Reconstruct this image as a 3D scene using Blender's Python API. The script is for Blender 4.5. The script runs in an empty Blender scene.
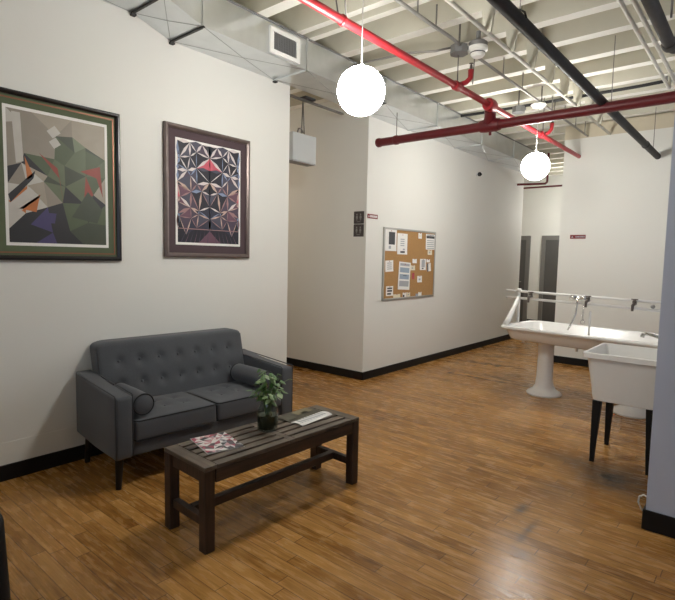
import bpy, bmesh, math, random
from mathutils import Vector, Matrix
from mathutils.geometry import delaunay_2d_cdt
PI = math.pi
scene = bpy.context.scene
COL = scene.collection
random.seed(7)

# ------------------------------------------------------------------ materials
def nodes_of(m):
    m.use_nodes = True
    nt = m.node_tree
    return nt, nt.nodes['Principled BSDF']

def mat(name, col, rough=0.6, metal=0.0, var=0.06, scale=8.0, bump=0.0, bscale=60.0, coat=0.0, spec=0.5):
    m = bpy.data.materials.new(name)
    nt, b = nodes_of(m)
    tc = nt.nodes.new('ShaderNodeTexCoord')
    nz = nt.nodes.new('ShaderNodeTexNoise'); nz.inputs['Scale'].default_value = scale; nz.inputs['Detail'].default_value = 4
    nt.links.new(tc.outputs['Object'], nz.inputs['Vector'])
    mx = nt.nodes.new('ShaderNodeMix'); mx.data_type = 'RGBA'
    mx.inputs[6].default_value = tuple(c*(1-var) for c in col) + (1,)
    mx.inputs[7].default_value = tuple(min(1, c*(1+var)) for c in col) + (1,)
    nt.links.new(nz.outputs['Fac'], mx.inputs[0])
    nt.links.new(mx.outputs[2], b.inputs['Base Color'])
    b.inputs['Roughness'].default_value = rough
    b.inputs['Metallic'].default_value = metal
    b.inputs['Coat Weight'].default_value = coat
    b.inputs['Specular IOR Level'].default_value = spec
    if bump:
        n2 = nt.nodes.new('ShaderNodeTexNoise'); n2.inputs['Scale'].default_value = bscale; n2.inputs['Detail'].default_value = 5
        nt.links.new(tc.outputs['Object'], n2.inputs['Vector'])
        bp = nt.nodes.new('ShaderNodeBump'); bp.inputs['Strength'].default_value = bump; bp.inputs['Distance'].default_value = 0.004
        nt.links.new(n2.outputs['Fac'], bp.inputs['Height'])
        nt.links.new(bp.outputs['Normal'], b.inputs['Normal'])
    return m

def mnode(nt, op, a, b=None, c=None):
    n = nt.nodes.new('ShaderNodeMath'); n.operation = op
    for i, v in enumerate((a, b, c)):
        if v is None: continue
        if isinstance(v, (int, float)): n.inputs[i].default_value = v
        else: nt.links.new(v, n.inputs[i])
    return n.outputs[0]

def floor_material():
    m = bpy.data.materials.new('maple_strip_floor')
    nt, b = nodes_of(m)
    L = nt.links.new
    tc = nt.nodes.new('ShaderNodeTexCoord')
    sp = nt.nodes.new('ShaderNodeSeparateXYZ'); L(tc.outputs['Object'], sp.inputs[0])
    X, Y = sp.outputs[0], sp.outputs[1]
    v = mnode(nt, 'DIVIDE', Y, 0.074)
    row = mnode(nt, 'FLOOR', v)
    fv = mnode(nt, 'FRACT', v)
    wr = nt.nodes.new('ShaderNodeTexWhiteNoise'); wr.noise_dimensions = '1D'; L(row, wr.inputs['W'])
    u = mnode(nt, 'ADD', mnode(nt, 'DIVIDE', X, 0.78), mnode(nt, 'MULTIPLY', wr.outputs['Value'], 13.0))
    colu = mnode(nt, 'FLOOR', u)
    fu = mnode(nt, 'FRACT', u)
    cb = nt.nodes.new('ShaderNodeCombineXYZ'); L(row, cb.inputs[0]); L(colu, cb.inputs[1])
    wp = nt.nodes.new('ShaderNodeTexWhiteNoise'); wp.noise_dimensions = '2D'; L(cb.outputs[0], wp.inputs['Vector'])
    # grain stretched along the board
    mp = nt.nodes.new('ShaderNodeMapping'); mp.inputs['Scale'].default_value = (2.4, 60, 1); L(tc.outputs['Object'], mp.inputs['Vector'])
    off = nt.nodes.new('ShaderNodeVectorMath'); off.operation = 'ADD'; L(mp.outputs[0], off.inputs[0])
    sc = nt.nodes.new('ShaderNodeVectorMath'); sc.operation = 'SCALE'; L(cb.outputs[0], sc.inputs[0]); sc.inputs['Scale'].default_value = 3.7
    L(sc.outputs[0], off.inputs[1])
    gr = nt.nodes.new('ShaderNodeTexNoise'); gr.inputs['Scale'].default_value = 1.6; gr.inputs['Detail'].default_value = 6; gr.inputs['Roughness'].default_value = 0.65
    L(off.outputs[0], gr.inputs['Vector'])
    # broad wear
    wn = nt.nodes.new('ShaderNodeTexNoise'); wn.inputs['Scale'].default_value = 1.3; wn.inputs['Detail'].default_value = 5; wn.inputs['Roughness'].default_value = 0.6
    mpw = nt.nodes.new('ShaderNodeMapping'); mpw.inputs['Scale'].default_value = (0.7, 1.6, 1); L(tc.outputs['Object'], mpw.inputs['Vector']); L(mpw.outputs[0], wn.inputs['Vector'])
    bl = nt.nodes.new('ShaderNodeTexNoise'); bl.inputs['Scale'].default_value = 9; bl.inputs['Detail'].default_value = 5; mpb = nt.nodes.new('ShaderNodeMapping'); mpb.inputs['Scale'].default_value = (0.8, 3.6, 1); L(tc.outputs['Object'], mpb.inputs['Vector']); L(mpb.outputs[0], bl.inputs['Vector'])
    t = mnode(nt, 'ADD', mnode(nt, 'MULTIPLY', wp.outputs['Value'], 0.17),
              mnode(nt, 'ADD', mnode(nt, 'MULTIPLY', gr.outputs['Fac'], 0.58),
                    mnode(nt, 'ADD', mnode(nt, 'MULTIPLY', wn.outputs['Fac'], 0.40), mnode(nt, 'MULTIPLY', bl.outputs['Fac'], 0.34))))
    cr = nt.nodes.new('ShaderNodeValToRGB')
    e = cr.color_ramp.elements
    e[0].position = 0.50; e[0].color = (0.095, 0.036, 0.008, 1)
    e[1].position = 1.10 if False else 1.0; e[1].color = (0.60, 0.335, 0.115, 1)
    k = cr.color_ramp.elements.new(0.66); k.color = (0.275, 0.127, 0.030, 1)
    k = cr.color_ramp.elements.new(0.82); k.color = (0.465, 0.240, 0.072, 1)
    L(t, cr.inputs[0])
    # joints between boards
    gv = mnode(nt, 'LESS_THAN', fv, 0.05)
    gu = mnode(nt, 'LESS_THAN', fu, 0.006)
    gap = mnode(nt, 'MAXIMUM', gv, gu)
    mx = nt.nodes.new('ShaderNodeMix'); mx.data_type = 'RGBA'
    L(mnode(nt, 'MULTIPLY', gap, 0.75), mx.inputs[0]); L(cr.outputs[0], mx.inputs[6]); mx.inputs[7].default_value = (0.05, 0.025, 0.01, 1)
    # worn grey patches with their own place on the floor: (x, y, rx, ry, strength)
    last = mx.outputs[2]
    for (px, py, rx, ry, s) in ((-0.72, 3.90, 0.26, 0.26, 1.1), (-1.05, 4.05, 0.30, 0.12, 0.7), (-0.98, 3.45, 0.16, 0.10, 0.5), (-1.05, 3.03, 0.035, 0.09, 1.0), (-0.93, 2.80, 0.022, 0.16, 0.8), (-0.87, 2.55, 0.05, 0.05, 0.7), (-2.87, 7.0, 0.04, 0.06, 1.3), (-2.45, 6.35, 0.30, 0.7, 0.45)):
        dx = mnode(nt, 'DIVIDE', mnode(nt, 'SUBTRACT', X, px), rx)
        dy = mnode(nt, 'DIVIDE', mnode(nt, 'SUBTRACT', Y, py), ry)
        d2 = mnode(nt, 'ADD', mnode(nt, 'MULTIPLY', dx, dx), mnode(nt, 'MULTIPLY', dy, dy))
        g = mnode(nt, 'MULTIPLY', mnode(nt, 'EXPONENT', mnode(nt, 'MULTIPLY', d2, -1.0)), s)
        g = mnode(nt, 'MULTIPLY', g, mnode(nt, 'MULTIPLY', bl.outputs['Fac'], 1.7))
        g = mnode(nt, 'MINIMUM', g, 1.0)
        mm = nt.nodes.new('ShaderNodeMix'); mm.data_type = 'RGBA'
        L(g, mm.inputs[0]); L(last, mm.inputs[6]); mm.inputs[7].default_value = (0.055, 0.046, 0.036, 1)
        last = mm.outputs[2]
    L(last, b.inputs['Base Color'])
    rr = nt.nodes.new('ShaderNodeMapRange'); L(bl.outputs['Fac'], rr.inputs[0])
    rr.inputs[1].default_value = 0.3; rr.inputs[2].default_value = 0.7; rr.inputs[3].default_value = 0.17; rr.inputs[4].default_value = 0.33
    L(rr.outputs[0], b.inputs['Roughness'])
    b.inputs['Specular IOR Level'].default_value = 0.22
    bp = nt.nodes.new('ShaderNodeBump'); bp.inputs['Strength'].default_value = 0.25; bp.inputs['Distance'].default_value = 0.003
    L(mnode(nt, 'SUBTRACT', mnode(nt, 'MULTIPLY', gr.outputs['Fac'], 0.5), gap), bp.inputs['Height'])
    L(bp.outputs['Normal'], b.inputs['Normal'])
    return m

def wood_material(name, dark, light, axis=1, rough=0.55):
    m = bpy.data.materials.new(name)
    nt, b = nodes_of(m); L = nt.links.new
    tc = nt.nodes.new('ShaderNodeTexCoord')
    mp = nt.nodes.new('ShaderNodeMapping')
    s = [40, 40, 40]; s[axis] = 2.5
    mp.inputs['Scale'].default_value = s
    L(tc.outputs['Object'], mp.inputs['Vector'])
    n = nt.nodes.new('ShaderNodeTexNoise'); n.inputs['Scale'].default_value = 1.2; n.inputs['Detail'].default_value = 6
    L(mp.outputs[0], n.inputs['Vector'])
    n2 = nt.nodes.new('ShaderNodeTexNoise'); n2.inputs['Scale'].default_value = 5; n2.inputs['Detail'].default_value = 4
    L(tc.outputs['Object'], n2.inputs['Vector'])
    f = mnode(nt, 'ADD', mnode(nt, 'MULTIPLY', n.outputs['Fac'], 0.6), mnode(nt, 'MULTIPLY', n2.outputs['Fac'], 0.4))
    cr = nt.nodes.new('ShaderNodeValToRGB')
    cr.color_ramp.elements[0].position = 0.35; cr.color_ramp.elements[0].color = dark + (1,)
    cr.color_ramp.elements[1].position = 0.68; cr.color_ramp.elements[1].color = light + (1,)
    L(f, cr.inputs[0]); L(cr.outputs[0], b.inputs['Base Color'])
    b.inputs['Roughness'].default_value = rough
    bp = nt.nodes.new('ShaderNodeBump'); bp.inputs['Strength'].default_value = 0.35; bp.inputs['Distance'].default_value = 0.002
    L(n.outputs['Fac'], bp.inputs['Height']); L(bp.outputs['Normal'], b.inputs['Normal'])
    return m

def fabric_material(name, col):
    m = bpy.data.materials.new(name)
    nt, b = nodes_of(m); L = nt.links.new
    tc = nt.nodes.new('ShaderNodeTexCoord')
    n = nt.nodes.new('ShaderNodeTexNoise'); n.inputs['Scale'].default_value = 260; n.inputs['Detail'].default_value = 3
    L(tc.outputs['Object'], n.inputs['Vector'])
    n2 = nt.nodes.new('ShaderNodeTexNoise'); n2.inputs['Scale'].default_value = 4; L(tc.outputs['Object'], n2.inputs['Vector'])
    f = mnode(nt, 'ADD', mnode(nt, 'MULTIPLY', n.outputs['Fac'], 0.7), mnode(nt, 'MULTIPLY', n2.outputs['Fac'], 0.3))
    cr = nt.nodes.new('ShaderNodeValToRGB')
    cr.color_ramp.elements[0].position = 0.3; cr.color_ramp.elements[0].color = tuple(c*0.75 for c in col) + (1,)
    cr.color_ramp.elements[1].position = 0.7; cr.color_ramp.elements[1].color = tuple(c*1.25 for c in col) + (1,)
    L(f, cr.inputs[0]); L(cr.outputs[0], b.inputs['Base Color'])
    b.inputs['Roughness'].default_value = 0.9
    b.inputs['Specular IOR Level'].default_value = 0.25
    b.inputs['Sheen Weight'].default_value = 0.15
    bp = nt.nodes.new('ShaderNodeBump'); bp.inputs['Strength'].default_value = 0.3; bp.inputs['Distance'].default_value = 0.001
    L(n.outputs['Fac'], bp.inputs['Height']); L(bp.outputs['Normal'], b.inputs['Normal'])
    return m

def glass_material(name, tint=(1, 1, 1), fres=1.45):
    m = bpy.data.materials.new(name); m.use_nodes = True
    nt = m.node_tree; nt.nodes.clear(); L = nt.links.new
    o = nt.nodes.new('ShaderNodeOutputMaterial')
    t = nt.nodes.new('ShaderNodeBsdfTransparent'); t.inputs[0].default_value = tint + (1,)
    g = nt.nodes.new('ShaderNodeBsdfGlossy'); g.inputs['Roughness'].default_value = 0.03
    f = nt.nodes.new('ShaderNodeLayerWeight'); f.inputs['Blend'].default_value = 0.5
    pw = mnode(nt, 'ADD', mnode(nt, 'MULTIPLY', mnode(nt, 'POWER', f.outputs['Facing'], 4.0), 0.75), 0.025)
    mx = nt.nodes.new('ShaderNodeMixShader')
    L(pw, mx.inputs[0]); L(t.outputs[0], mx.inputs[1]); L(g.outputs[0], mx.inputs[2]); L(mx.outputs[0], o.inputs[0])
    return m

def emit_material(name, col, strength):
    m = bpy.data.materials.new(name)
    nt, b = nodes_of(m)
    b.inputs['Base Color'].default_value = (0.9, 0.9, 0.88, 1)
    b.inputs['Emission Color'].default_value = col + (1,)
    b.inputs['Emission Strength'].default_value = strength
    return m

M = {}
M['wall'] = mat('painted_wall', (0.745, 0.745, 0.70), 0.75, var=0.025, scale=1.5, bump=0.05, bscale=90)
M['wall_bluecast'] = mat('wall_with_daylight_cast', (0.50, 0.545, 0.66), 0.7, var=0.03, scale=1.5, bump=0.05, bscale=90)  # blue cast of daylight put into the base colour of the wall end
M['wall2'] = mat('painted_recess_wall', (0.70, 0.655, 0.585), 0.75, var=0.025, scale=1.5, bump=0.05, bscale=90)
M['ceil'] = mat('painted_concrete', (0.60, 0.58, 0.485), 0.85, var=0.10, scale=3.0, bump=0.3, bscale=25)
M['joist'] = mat('white_painted_joist', (0.80, 0.79, 0.73), 0.8, var=0.06, scale=6.0, bump=0.1, bscale=40)
M['header'] = mat('tan_timber', (0.60, 0.54, 0.41), 0.7, var=0.15, scale=5)
M['floor'] = floor_material()
M['base'] = mat('black_vinyl', (0.009, 0.008, 0.008), 0.5, var=0.2, spec=0.25)
M['duct'] = mat('galvanised_steel', (0.70, 0.725, 0.74), 0.28, 0.85, var=0.12, scale=7, bump=0.35, bscale=3.5)
M['crease'] = mat('duct_crease', (0.36, 0.37, 0.38), 0.35, 0.9)
M['seam'] = mat('dark_duct_seam', (0.055, 0.055, 0.055), 0.6, 0.3)
M['white'] = mat('white_enamel', (0.78, 0.77, 0.74), 0.25, var=0.03)
M['white_metal'] = mat('white_metal', (0.80, 0.80, 0.78), 0.4, var=0.02)
M['boxwhite'] = mat('pale_grey_box', (0.46, 0.48, 0.475), 0.5, var=0.02)
M['pict'] = mat('sign_pictogram', (0.24, 0.235, 0.24), 0.6)
M['grille'] = mat('grille_dark', (0.10, 0.105, 0.12), 0.5, var=0.1)
M['red'] = mat('red_pipe_paint', (0.40, 0.020, 0.028), 0.42, var=0.12, scale=10)
M['darkred'] = mat('dark_red_pipe_paint', (0.135, 0.012, 0.017), 0.4, var=0.12, scale=10)
M['blackpipe'] = mat('black_iron', (0.016, 0.015, 0.014), 0.6, 0.0, var=0.2, spec=0.3)
M['greypipe'] = mat('weathered_iron', (0.065, 0.062, 0.058), 0.6, 0.2, var=0.4, scale=14)
M['conduit'] = mat('painted_conduit', (0.60, 0.58, 0.51), 0.5, var=0.08)
M['conduit_d'] = mat('steel_conduit', (0.30, 0.29, 0.27), 0.5, 0.4, var=0.15)
M['cable'] = mat('black_cable', (0.02, 0.02, 0.02), 0.6)
M['boxgrey'] = mat('grey_box_steel', (0.26, 0.26, 0.26), 0.5, 0.5, var=0.1)
M['rod'] = mat('steel_rod', (0.20, 0.19, 0.18), 0.45, 0.7)
M['plastic'] = mat('white_plastic', (0.80, 0.80, 0.76), 0.45, var=0.02)
M['tub'] = mat('tub_plastic', (0.76, 0.75, 0.71), 0.45, var=0.02)
M['black'] = mat('black_metal_leg', (0.007, 0.007, 0.007), 0.5, spec=0.25)
M['chrome'] = mat('chrome', (0.62, 0.62, 0.60), 0.18, 1.0, var=0.03)
M['brass'] = mat('aged_metal', (0.14, 0.12, 0.11), 0.35, 0.8, var=0.1)
M['fabric'] = fabric_material('charcoal_fabric', (0.082, 0.087, 0.096))
M['piping'] = fabric_material('dark_piping', (0.014, 0.015, 0.017))
M['piping2'] = fabric_material('charcoal_piping', (0.040, 0.043, 0.048))
M['leg'] = mat('dark_stained_leg', (0.009, 0.007, 0.006), 0.45, spec=0.3)
M['slat'] = wood_material('weathered_slat_wood', (0.026, 0.019, 0.014), (0.215, 0.170, 0.128), 1)
M['slatx'] = wood_material('weathered_end_wood', (0.030, 0.022, 0.016), (0.19, 0.15, 0.11), 0)
M['legwood'] = wood_material('dark_table_wood', (0.014, 0.007, 0.0045), (0.068, 0.036, 0.022), 2)
M['apron'] = wood_material('dark_apron_wood', (0.015, 0.008, 0.0045), (0.078, 0.042, 0.025), 1)
M['cork'] = mat('cork', (0.40, 0.225, 0.085), 0.9, var=0.22, scale=60, bump=0.2, bscale=150)
M['alu'] = mat('aluminium', (0.50, 0.50, 0.48), 0.4, 0.8)
M['paper'] = mat('paper', (0.80, 0.79, 0.76), 0.8, var=0.02)
M['paperc'] = mat('cream_paper', (0.74, 0.68, 0.52), 0.8, var=0.04)
M['ink'] = mat('dark_print', (0.06, 0.06, 0.065), 0.7)
M['inkg'] = mat('grey_print', (0.38, 0.40, 0.42), 0.7)
M['inkr'] = mat('red_print', (0.42, 0.07, 0.08), 0.7)
M['inkb'] = mat('blue_print', (0.30, 0.38, 0.47), 0.7)
M['signdark'] = mat('dark_brown_sign', (0.055, 0.045, 0.045), 0.5)
M['signred'] = mat('red_sign', (0.20, 0.02, 0.025), 0.5)
M['door'] = mat('grey_door', (0.085, 0.083, 0.08), 0.5, var=0.08)
M['doorframe'] = mat('grey_door_frame', (0.17, 0.165, 0.155), 0.5, var=0.05)
M['leather'] = mat('black_leather', (0.006, 0.0065, 0.008), 0.5, spec=0.3, bump=0.15, bscale=120)
M['vaseglass'] = glass_material('vase_glass', (0.86, 0.90, 0.86))
M['leaf'] = mat('pothos_leaf', (0.060, 0.145, 0.032), 0.4, var=0.35, scale=30)
M['leafpale'] = mat('pothos_leaf_pale', (0.20, 0.30, 0.13), 0.4, var=0.2, scale=30)
M['stem'] = mat('green_stem', (0.12, 0.19, 0.06), 0.5, var=0.2)
M['water'] = mat('murky_water', (0.022, 0.022, 0.014), 0.1, var=0.3, scale=20)
M['root'] = mat('pale_root', (0.22, 0.19, 0.12), 0.7)
M['lens'] = mat('black_lens', (0.008, 0.008, 0.01), 0.15)
M['globe'] = emit_material('lit_globe', (1.0, 0.975, 0.915), 76.0)
M['globe_back'] = emit_material('lit_globe_back', (1.0, 0.975, 0.915), 34.0)
M['globe_passage_fill'] = emit_material('lit_globe_passage_fill', (1.0, 0.80, 0.63), 9.0)
M['skywin'] = mat('window_frame_paint', (0.7, 0.7, 0.68), 0.5)
M['frame_black'] = mat('black_frame', (0.010, 0.008, 0.008), 0.3)
M['frame_pewter'] = mat('pewter_frame', (0.17, 0.135, 0.125), 0.35, 0.6, var=0.25, scale=20)
M['mat_green'] = mat('green_mat', (0.10, 0.125, 0.07), 0.85, var=0.05)
M['bead'] = mat('copper_bead', (0.26, 0.10, 0.055), 0.4, 0.4)
M['mat_plum'] = mat('plum_mat', (0.075, 0.048, 0.055), 0.85, var=0.06)

# ------------------------------------------------------------------ object helpers
def link(name, me, mats, parent=None, loc=None, smooth=False, rot=None):
    o = bpy.data.objects.new(name, me); COL.objects.link(o)
    for m in (mats if isinstance(mats, (list, tuple)) else [mats]): me.materials.append(M[m] if isinstance(m, str) else m)
    if parent is not None: o.parent = parent
    if loc is not None: o.location = loc
    if rot is not None: o.rotation_euler = rot
    if smooth:
        for p in me.polygons: p.use_smooth = True
    return o

def B(): return bmesh.new()

def done(name, bm, mats, parent=None, loc=None, smooth=False, bevel=0.0, segs=2, rot=None, autosm=None):
    bmesh.ops.recalc_face_normals(bm, faces=bm.faces)
    if bevel:
        bmesh.ops.bevel(bm, geom=[e for e in bm.edges if len(e.link_faces) == 2 and e.calc_face_angle(0) > 0.6], offset=bevel, segments=segs, affect='EDGES', profile=0.5, clamp_overlap=True)
    me = bpy.data.meshes.new(name); bm.to_mesh(me); bm.free()
    o = link(name, me, mats, parent, loc, smooth, rot)
    if autosm is not None:
        me.set_sharp_from_angle(angle=autosm)
    return o

def box(bm, x0, x1, y0, y1, z0, z1, mi=0):
    vs = [bm.verts.new(p) for p in ((x0,y0,z0),(x1,y0,z0),(x1,y1,z0),(x0,y1,z0),(x0,y0,z1),(x1,y0,z1),(x1,y1,z1),(x0,y1,z1))]
    for f in ((0,3,2,1),(4,5,6,7),(0,1,5,4),(1,2,6,5),(2,3,7,6),(3,0,4,7)):
        fc = bm.faces.new([vs[i] for i in f]); fc.material_index = mi
    return vs

def quad(bm, pts, mi=0):
    f = bm.faces.new([bm.verts.new(p) for p in pts]); f.material_index = mi
    return f

def tube(bm, pts, r, seg=12, mi=0, caps=True):
    pts = [Vector(p) for p in pts]
    n = len(pts)
    rr = r if isinstance(r, (list, tuple)) else [r]*n
    t0 = (pts[1]-pts[0]).normalized()
    ref = Vector((0,0,1)) if abs(t0.z) < 0.9 else Vector((1,0,0))
    a = t0.cross(ref).normalized()
    rings = []
    for i, p in enumerate(pts):
        if i == 0: t = t0
        elif i == n-1: t = (pts[-1]-pts[-2]).normalized()
        else: t = ((pts[i+1]-p).normalized() + (p-pts[i-1]).normalized()).normalized()
        a = (a - t*a.dot(t)).normalized(); b = t.cross(a)
        rings.append([bm.verts.new(p + rr[i]*(math.cos(2*PI*k/seg)*a + math.sin(2*PI*k/seg)*b)) for k in range(seg)])
    for i in range(n-1):
        for k in range(seg):
            f = bm.faces.new([rings[i][k], rings[i][(k+1)%seg], rings[i+1][(k+1)%seg], rings[i+1][k]]); f.material_index = mi
    if caps:
        for rg in (rings[0][::-1], rings[-1]):
            f = bm.faces.new(rg); f.material_index = mi

def lathe(bm, prof, seg=24, c=(0,0,0), mi=0, M4=None):
    rings = []
    for r, z in prof:
        if r < 1e-6: rings.append([bm.verts.new((c[0], c[1], c[2]+z))])
        else: rings.append([bm.verts.new((c[0]+r*math.cos(2*PI*k/seg), c[1]+r*math.sin(2*PI*k/seg), c[2]+z)) for k in range(seg)])
    for A_, B_ in zip(rings, rings[1:]):
        for k in range(seg):
            if len(A_) == 1 and len(B_) == 1: continue
            if len(A_) == 1: vs = [A_[0], B_[(k+1)%seg], B_[k]]
            elif len(B_) == 1: vs = [A_[k], A_[(k+1)%seg], B_[0]]
            else: vs = [A_[k], A_[(k+1)%seg], B_[(k+1)%seg], B_[k]]
            f = bm.faces.new(vs); f.material_index = mi
    if M4 is not None:
        bmesh.ops.transform(bm, matrix=M4, verts=[v for rg in rings for v in rg])

def rbox(bm, c, h, r, n=(8,8,8), disp=None):
    """box with rounded edges, gridded so that its faces can be displaced"""
    def coords(hh, k):
        a = [-hh + r*(1-math.cos(PI/2*i/4)) for i in range(4)]
        inner = [-hh + r + (2*hh-2*r)*i/k for i in range(k+1)]
        return a + inner + [-x for x in a[::-1]]
    cs = [coords(h[i], n[i]) for i in range(3)]
    cache = {}
    def vert(p):
        key = tuple(round(x, 5) for x in p)
        if key in cache: return cache[key]
        q = Vector(p)
        core = Vector([max(-(h[i]-r), min(h[i]-r, q[i])) for i in range(3)])
        d = q-core
        # faces of the raw box: direction is normalised to the rounding radius
        nn = d.normalized() if d.length > 1e-9 else Vector((0,0,1))
        out = core + nn*r
        if disp: out = disp(out, nn)
        cache[key] = bm.verts.new(out + Vector(c))
        return cache[key]
    for ax in range(3):
        i, j = [a for a in range(3) if a != ax]
        for s in (-1, 1):
            for u in range(len(cs[i])-1):
                for v in range(len(cs[j])-1):
                    q = []
                    for (uu, vv) in ((u,v),(u+1,v),(u+1,v+1),(u,v+1)):
                        p = [0,0,0]; p[ax] = s*h[ax]; p[i] = cs[i][uu]; p[j] = cs[j][vv]
                        w = vert(p)
                        if w not in q: q.append(w)
                    if len(q) >= 3:
                        try: bm.faces.new(q)
                        except ValueError: pass

def thing(name, label, cat, loc=(0,0,0), rz=0.0, group=None):
    o = bpy.data.objects.new(name, None); COL.objects.link(o)
    o.location = loc; o.rotation_euler = (0,0,rz); o.empty_display_size = 0.1
    o['label'] = label; o['category'] = cat
    if group: o['group'] = group
    return o
def tag(o, label, cat, group=None):
    o['label'] = label; o['category'] = cat
    if group: o['group'] = group
    return o
def struct(o, label=None, cat='wall'):
    o['kind'] = 'structure'; o['category'] = cat
    if label: o['label'] = label
    return o

# ------------------------------------------------------------------ the room
W = -3.73      # plane of the long left wall
CE = 3.44      # underside of the joists
SL = 3.78      # underside of the slab
def wallbox(name, boxes, m, label):
    bm = B()
    for b in boxes: box(bm, *b)
    return struct(done(name, bm, m), label)

bm = B(); box(bm, -6.6, 4.3, -4.3, 12.7, -0.1, 0)
struct(done('floor', bm, 'floor'), 'worn narrow strip wood floor', 'floor')
wallbox('wall_left', [(-6.4, W, -4.2, 3.66, 0, SL)], 'wall', 'long off-white wall behind the sofa')
wallbox('wall_center', [(-6.4, W, 4.96, 9.97, 0, SL)], 'wall', 'off-white wall carrying the cork board')
wallbox('wall_recess', [(-6.55, -6.4, 3.4, 12.5, 0, SL)], 'wall2', 'end wall of the side passage')
wallbox('wall_far', [(-2.39, -0.44, 7.9, 8.05, 0, 3.25)], 'wall', 'pale wall behind the long wash trough')
wallbox('wall_back', [(-6.5, 4.2, 12.4, 12.55, 0, SL)], 'wall', 'wall with two grey doors at the end')
wallbox('wall_right', [(-0.44, 4.15, 3.28, 8.05, 0, SL)], 'wall_bluecast', 'wall end with painted-in blue daylight cast at the right edge of the room')
wallbox('wall_east', [(4.05, 4.2, -4.2, 12.5, 0, SL)], 'wall', 'wall on the right out of view')
# wall behind the camera with two window openings
wx = ((0.3, 1.7), (2.2, 3.6)); wz = (0.9, 2.7)
wallbox('wall_south', [(-3.73, wx[0][0], -4.2, -4.0, 0, SL), (wx[0][1], wx[1][0], -4.2, -4.0, 0, SL), (wx[1][1], 4.05, -4.2, -4.0, 0, SL),
                       (wx[0][0], wx[0][1], -4.2, -4.0, 0, wz[0]), (wx[0][0], wx[0][1], -4.2, -4.0, wz[1], SL),
                       (wx[1][0], wx[1][1], -4.2, -4.0, 0, wz[0]), (wx[1][0], wx[1][1], -4.2, -4.0, wz[1], SL)], 'wall', 'wall behind the viewer with two windows')
for i, (a, b_) in enumerate(wx):
    bm = B()
    for bx in ((a, a+0.05), (b_-0.05, b_), ((a+b_)/2-0.02, (a+b_)/2+0.02)): box(bm, bx[0], bx[1], -4.14, -4.08, wz[0], wz[1])
    for z0 in (wz[0], wz[1]-0.05, (wz[0]+wz[1])/2-0.02): box(bm, a, b_, -4.145, -4.075, z0, z0+0.05)
    struct(done('window_%d' % (i+1), bm, 'skywin'), 'window behind the viewer', 'window')

# ceiling: ribbed concrete, narrow joists with flared flanks and a cross rib
bm = B(); box(bm, -6.6, 4.3, -4.3, 12.7, SL, SL+0.12)
ys = [2.90 - 0.47*k for k in range(15, 0, -1)] + [2.90, 3.33, 3.49, 3.95, 4.42, 4.90, 5.40, 5.87, 6.35] + [6.35+0.48*k for k in range(1, 13)]
def joist(bm, y, wb=0.055, wt=0.095):
    p = [(-6.5, y-wb, CE), (-6.5, y+wb, CE), (-6.5, y+wt, SL+.01), (-6.5, y-wt, SL+.01)]
    q = [(4.2, a[1], a[2]) for a in p]
    v0 = [bm.verts.new(a) for a in p]; v1 = [bm.verts.new(a) for a in q]
    for k in range(4):
        f = bm.faces.new([v0[k], v0[(k+1)%4], v1[(k+1)%4], v1[k]]); f.material_index = 1 if k == 0 else 0
    bm.faces.new(v0[::-1]); bm.faces.new(v1)
for y in ys: joist(bm, y, 0.035 if y in (3.33, 3.49) else 0.055, 0.06 if y in (3.33, 3.49) else 0.095)
struct(done('ceiling', bm, ['ceil','joist']), 'ribbed concrete ceiling painted cream', 'ceiling')
bm = B(); box(bm, -2.39, -0.44, 7.9, 8.05, 3.25, CE)
struct(done('trim_1', bm, 'header'), 'tan header over the far wall', 'trim')

# baseboards
def baseboard(name, x0, x1, y0, y1, h=0.105):
    bm = B(); box(bm, x0, x1, y0, y1, 0, h)
    struct(done(name, bm, 'base', bevel=0.004), 'black vinyl baseboard', 'baseboard')
t = 0.014
baseboard('baseboard_left', W, W+t, -4.0, 3.66)
baseboard('baseboard_recess', -6.4, W+t, 4.96-t, 4.96, 0.10)
baseboard('baseboard_center', W, W+t, 4.96-t, 9.97, 0.10)
baseboard('baseboard_far', -2.39, -0.44, 7.9-t, 7.9)
baseboard('baseboard_right', -0.44-t, 4.05, 3.28-t, 3.28, 0.115)
baseboard('baseboard_tub', -0.44-t, -0.44, 3.28, 7.88, 0.115)
baseboard('baseboard_back', -6.4, 4.05, 12.4-t, 12.4)

bm = B(); box(bm, W-0.01, W+0.0035, -4.0, 3.66, 0, 0.252)
struct(done('trim_2', bm, 'wall'), 'low patched band along the foot of the left wall', 'trim')

# doors in the back wall
def door(n, x0, x1):
    r = bpy.data.objects.new('door_%d' % n, None); COL.objects.link(r); r.location = ((x0+x1)/2, 12.4, 0)
    struct(r, 'dark grey door in the back wall, %s' % ('left one' if n == 1 else 'right one'), 'door')
    w = (x1-x0)/2
    bm = B()
    box(bm, -w, -w+0.09, -0.05, -0.001, 0, 2.10); box(bm, w-0.09, w, -0.05, -0.001, 0, 2.10); box(bm, -w+0.09, w-0.09, -0.05, -0.001, 2.0, 2.10)
    done('door_frame', bm, 'doorframe', r)
    bm = B(); box(bm, -w+0.09, w-0.09, -0.03, -0.001, 0.008, 2.0)
    done('door_leaf', bm, 'door', r)
    bm = B(); tube(bm, [(w-0.16, -0.03, 1.0), (w-0.16, -0.08, 1.0), (w-0.27, -0.08, 1.0)], 0.01, 8)
    done('door_handle', bm, 'chrome', r, smooth=True)
door(1, -5.42, -4.40); door(2, -4.13, -3.10)

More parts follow.
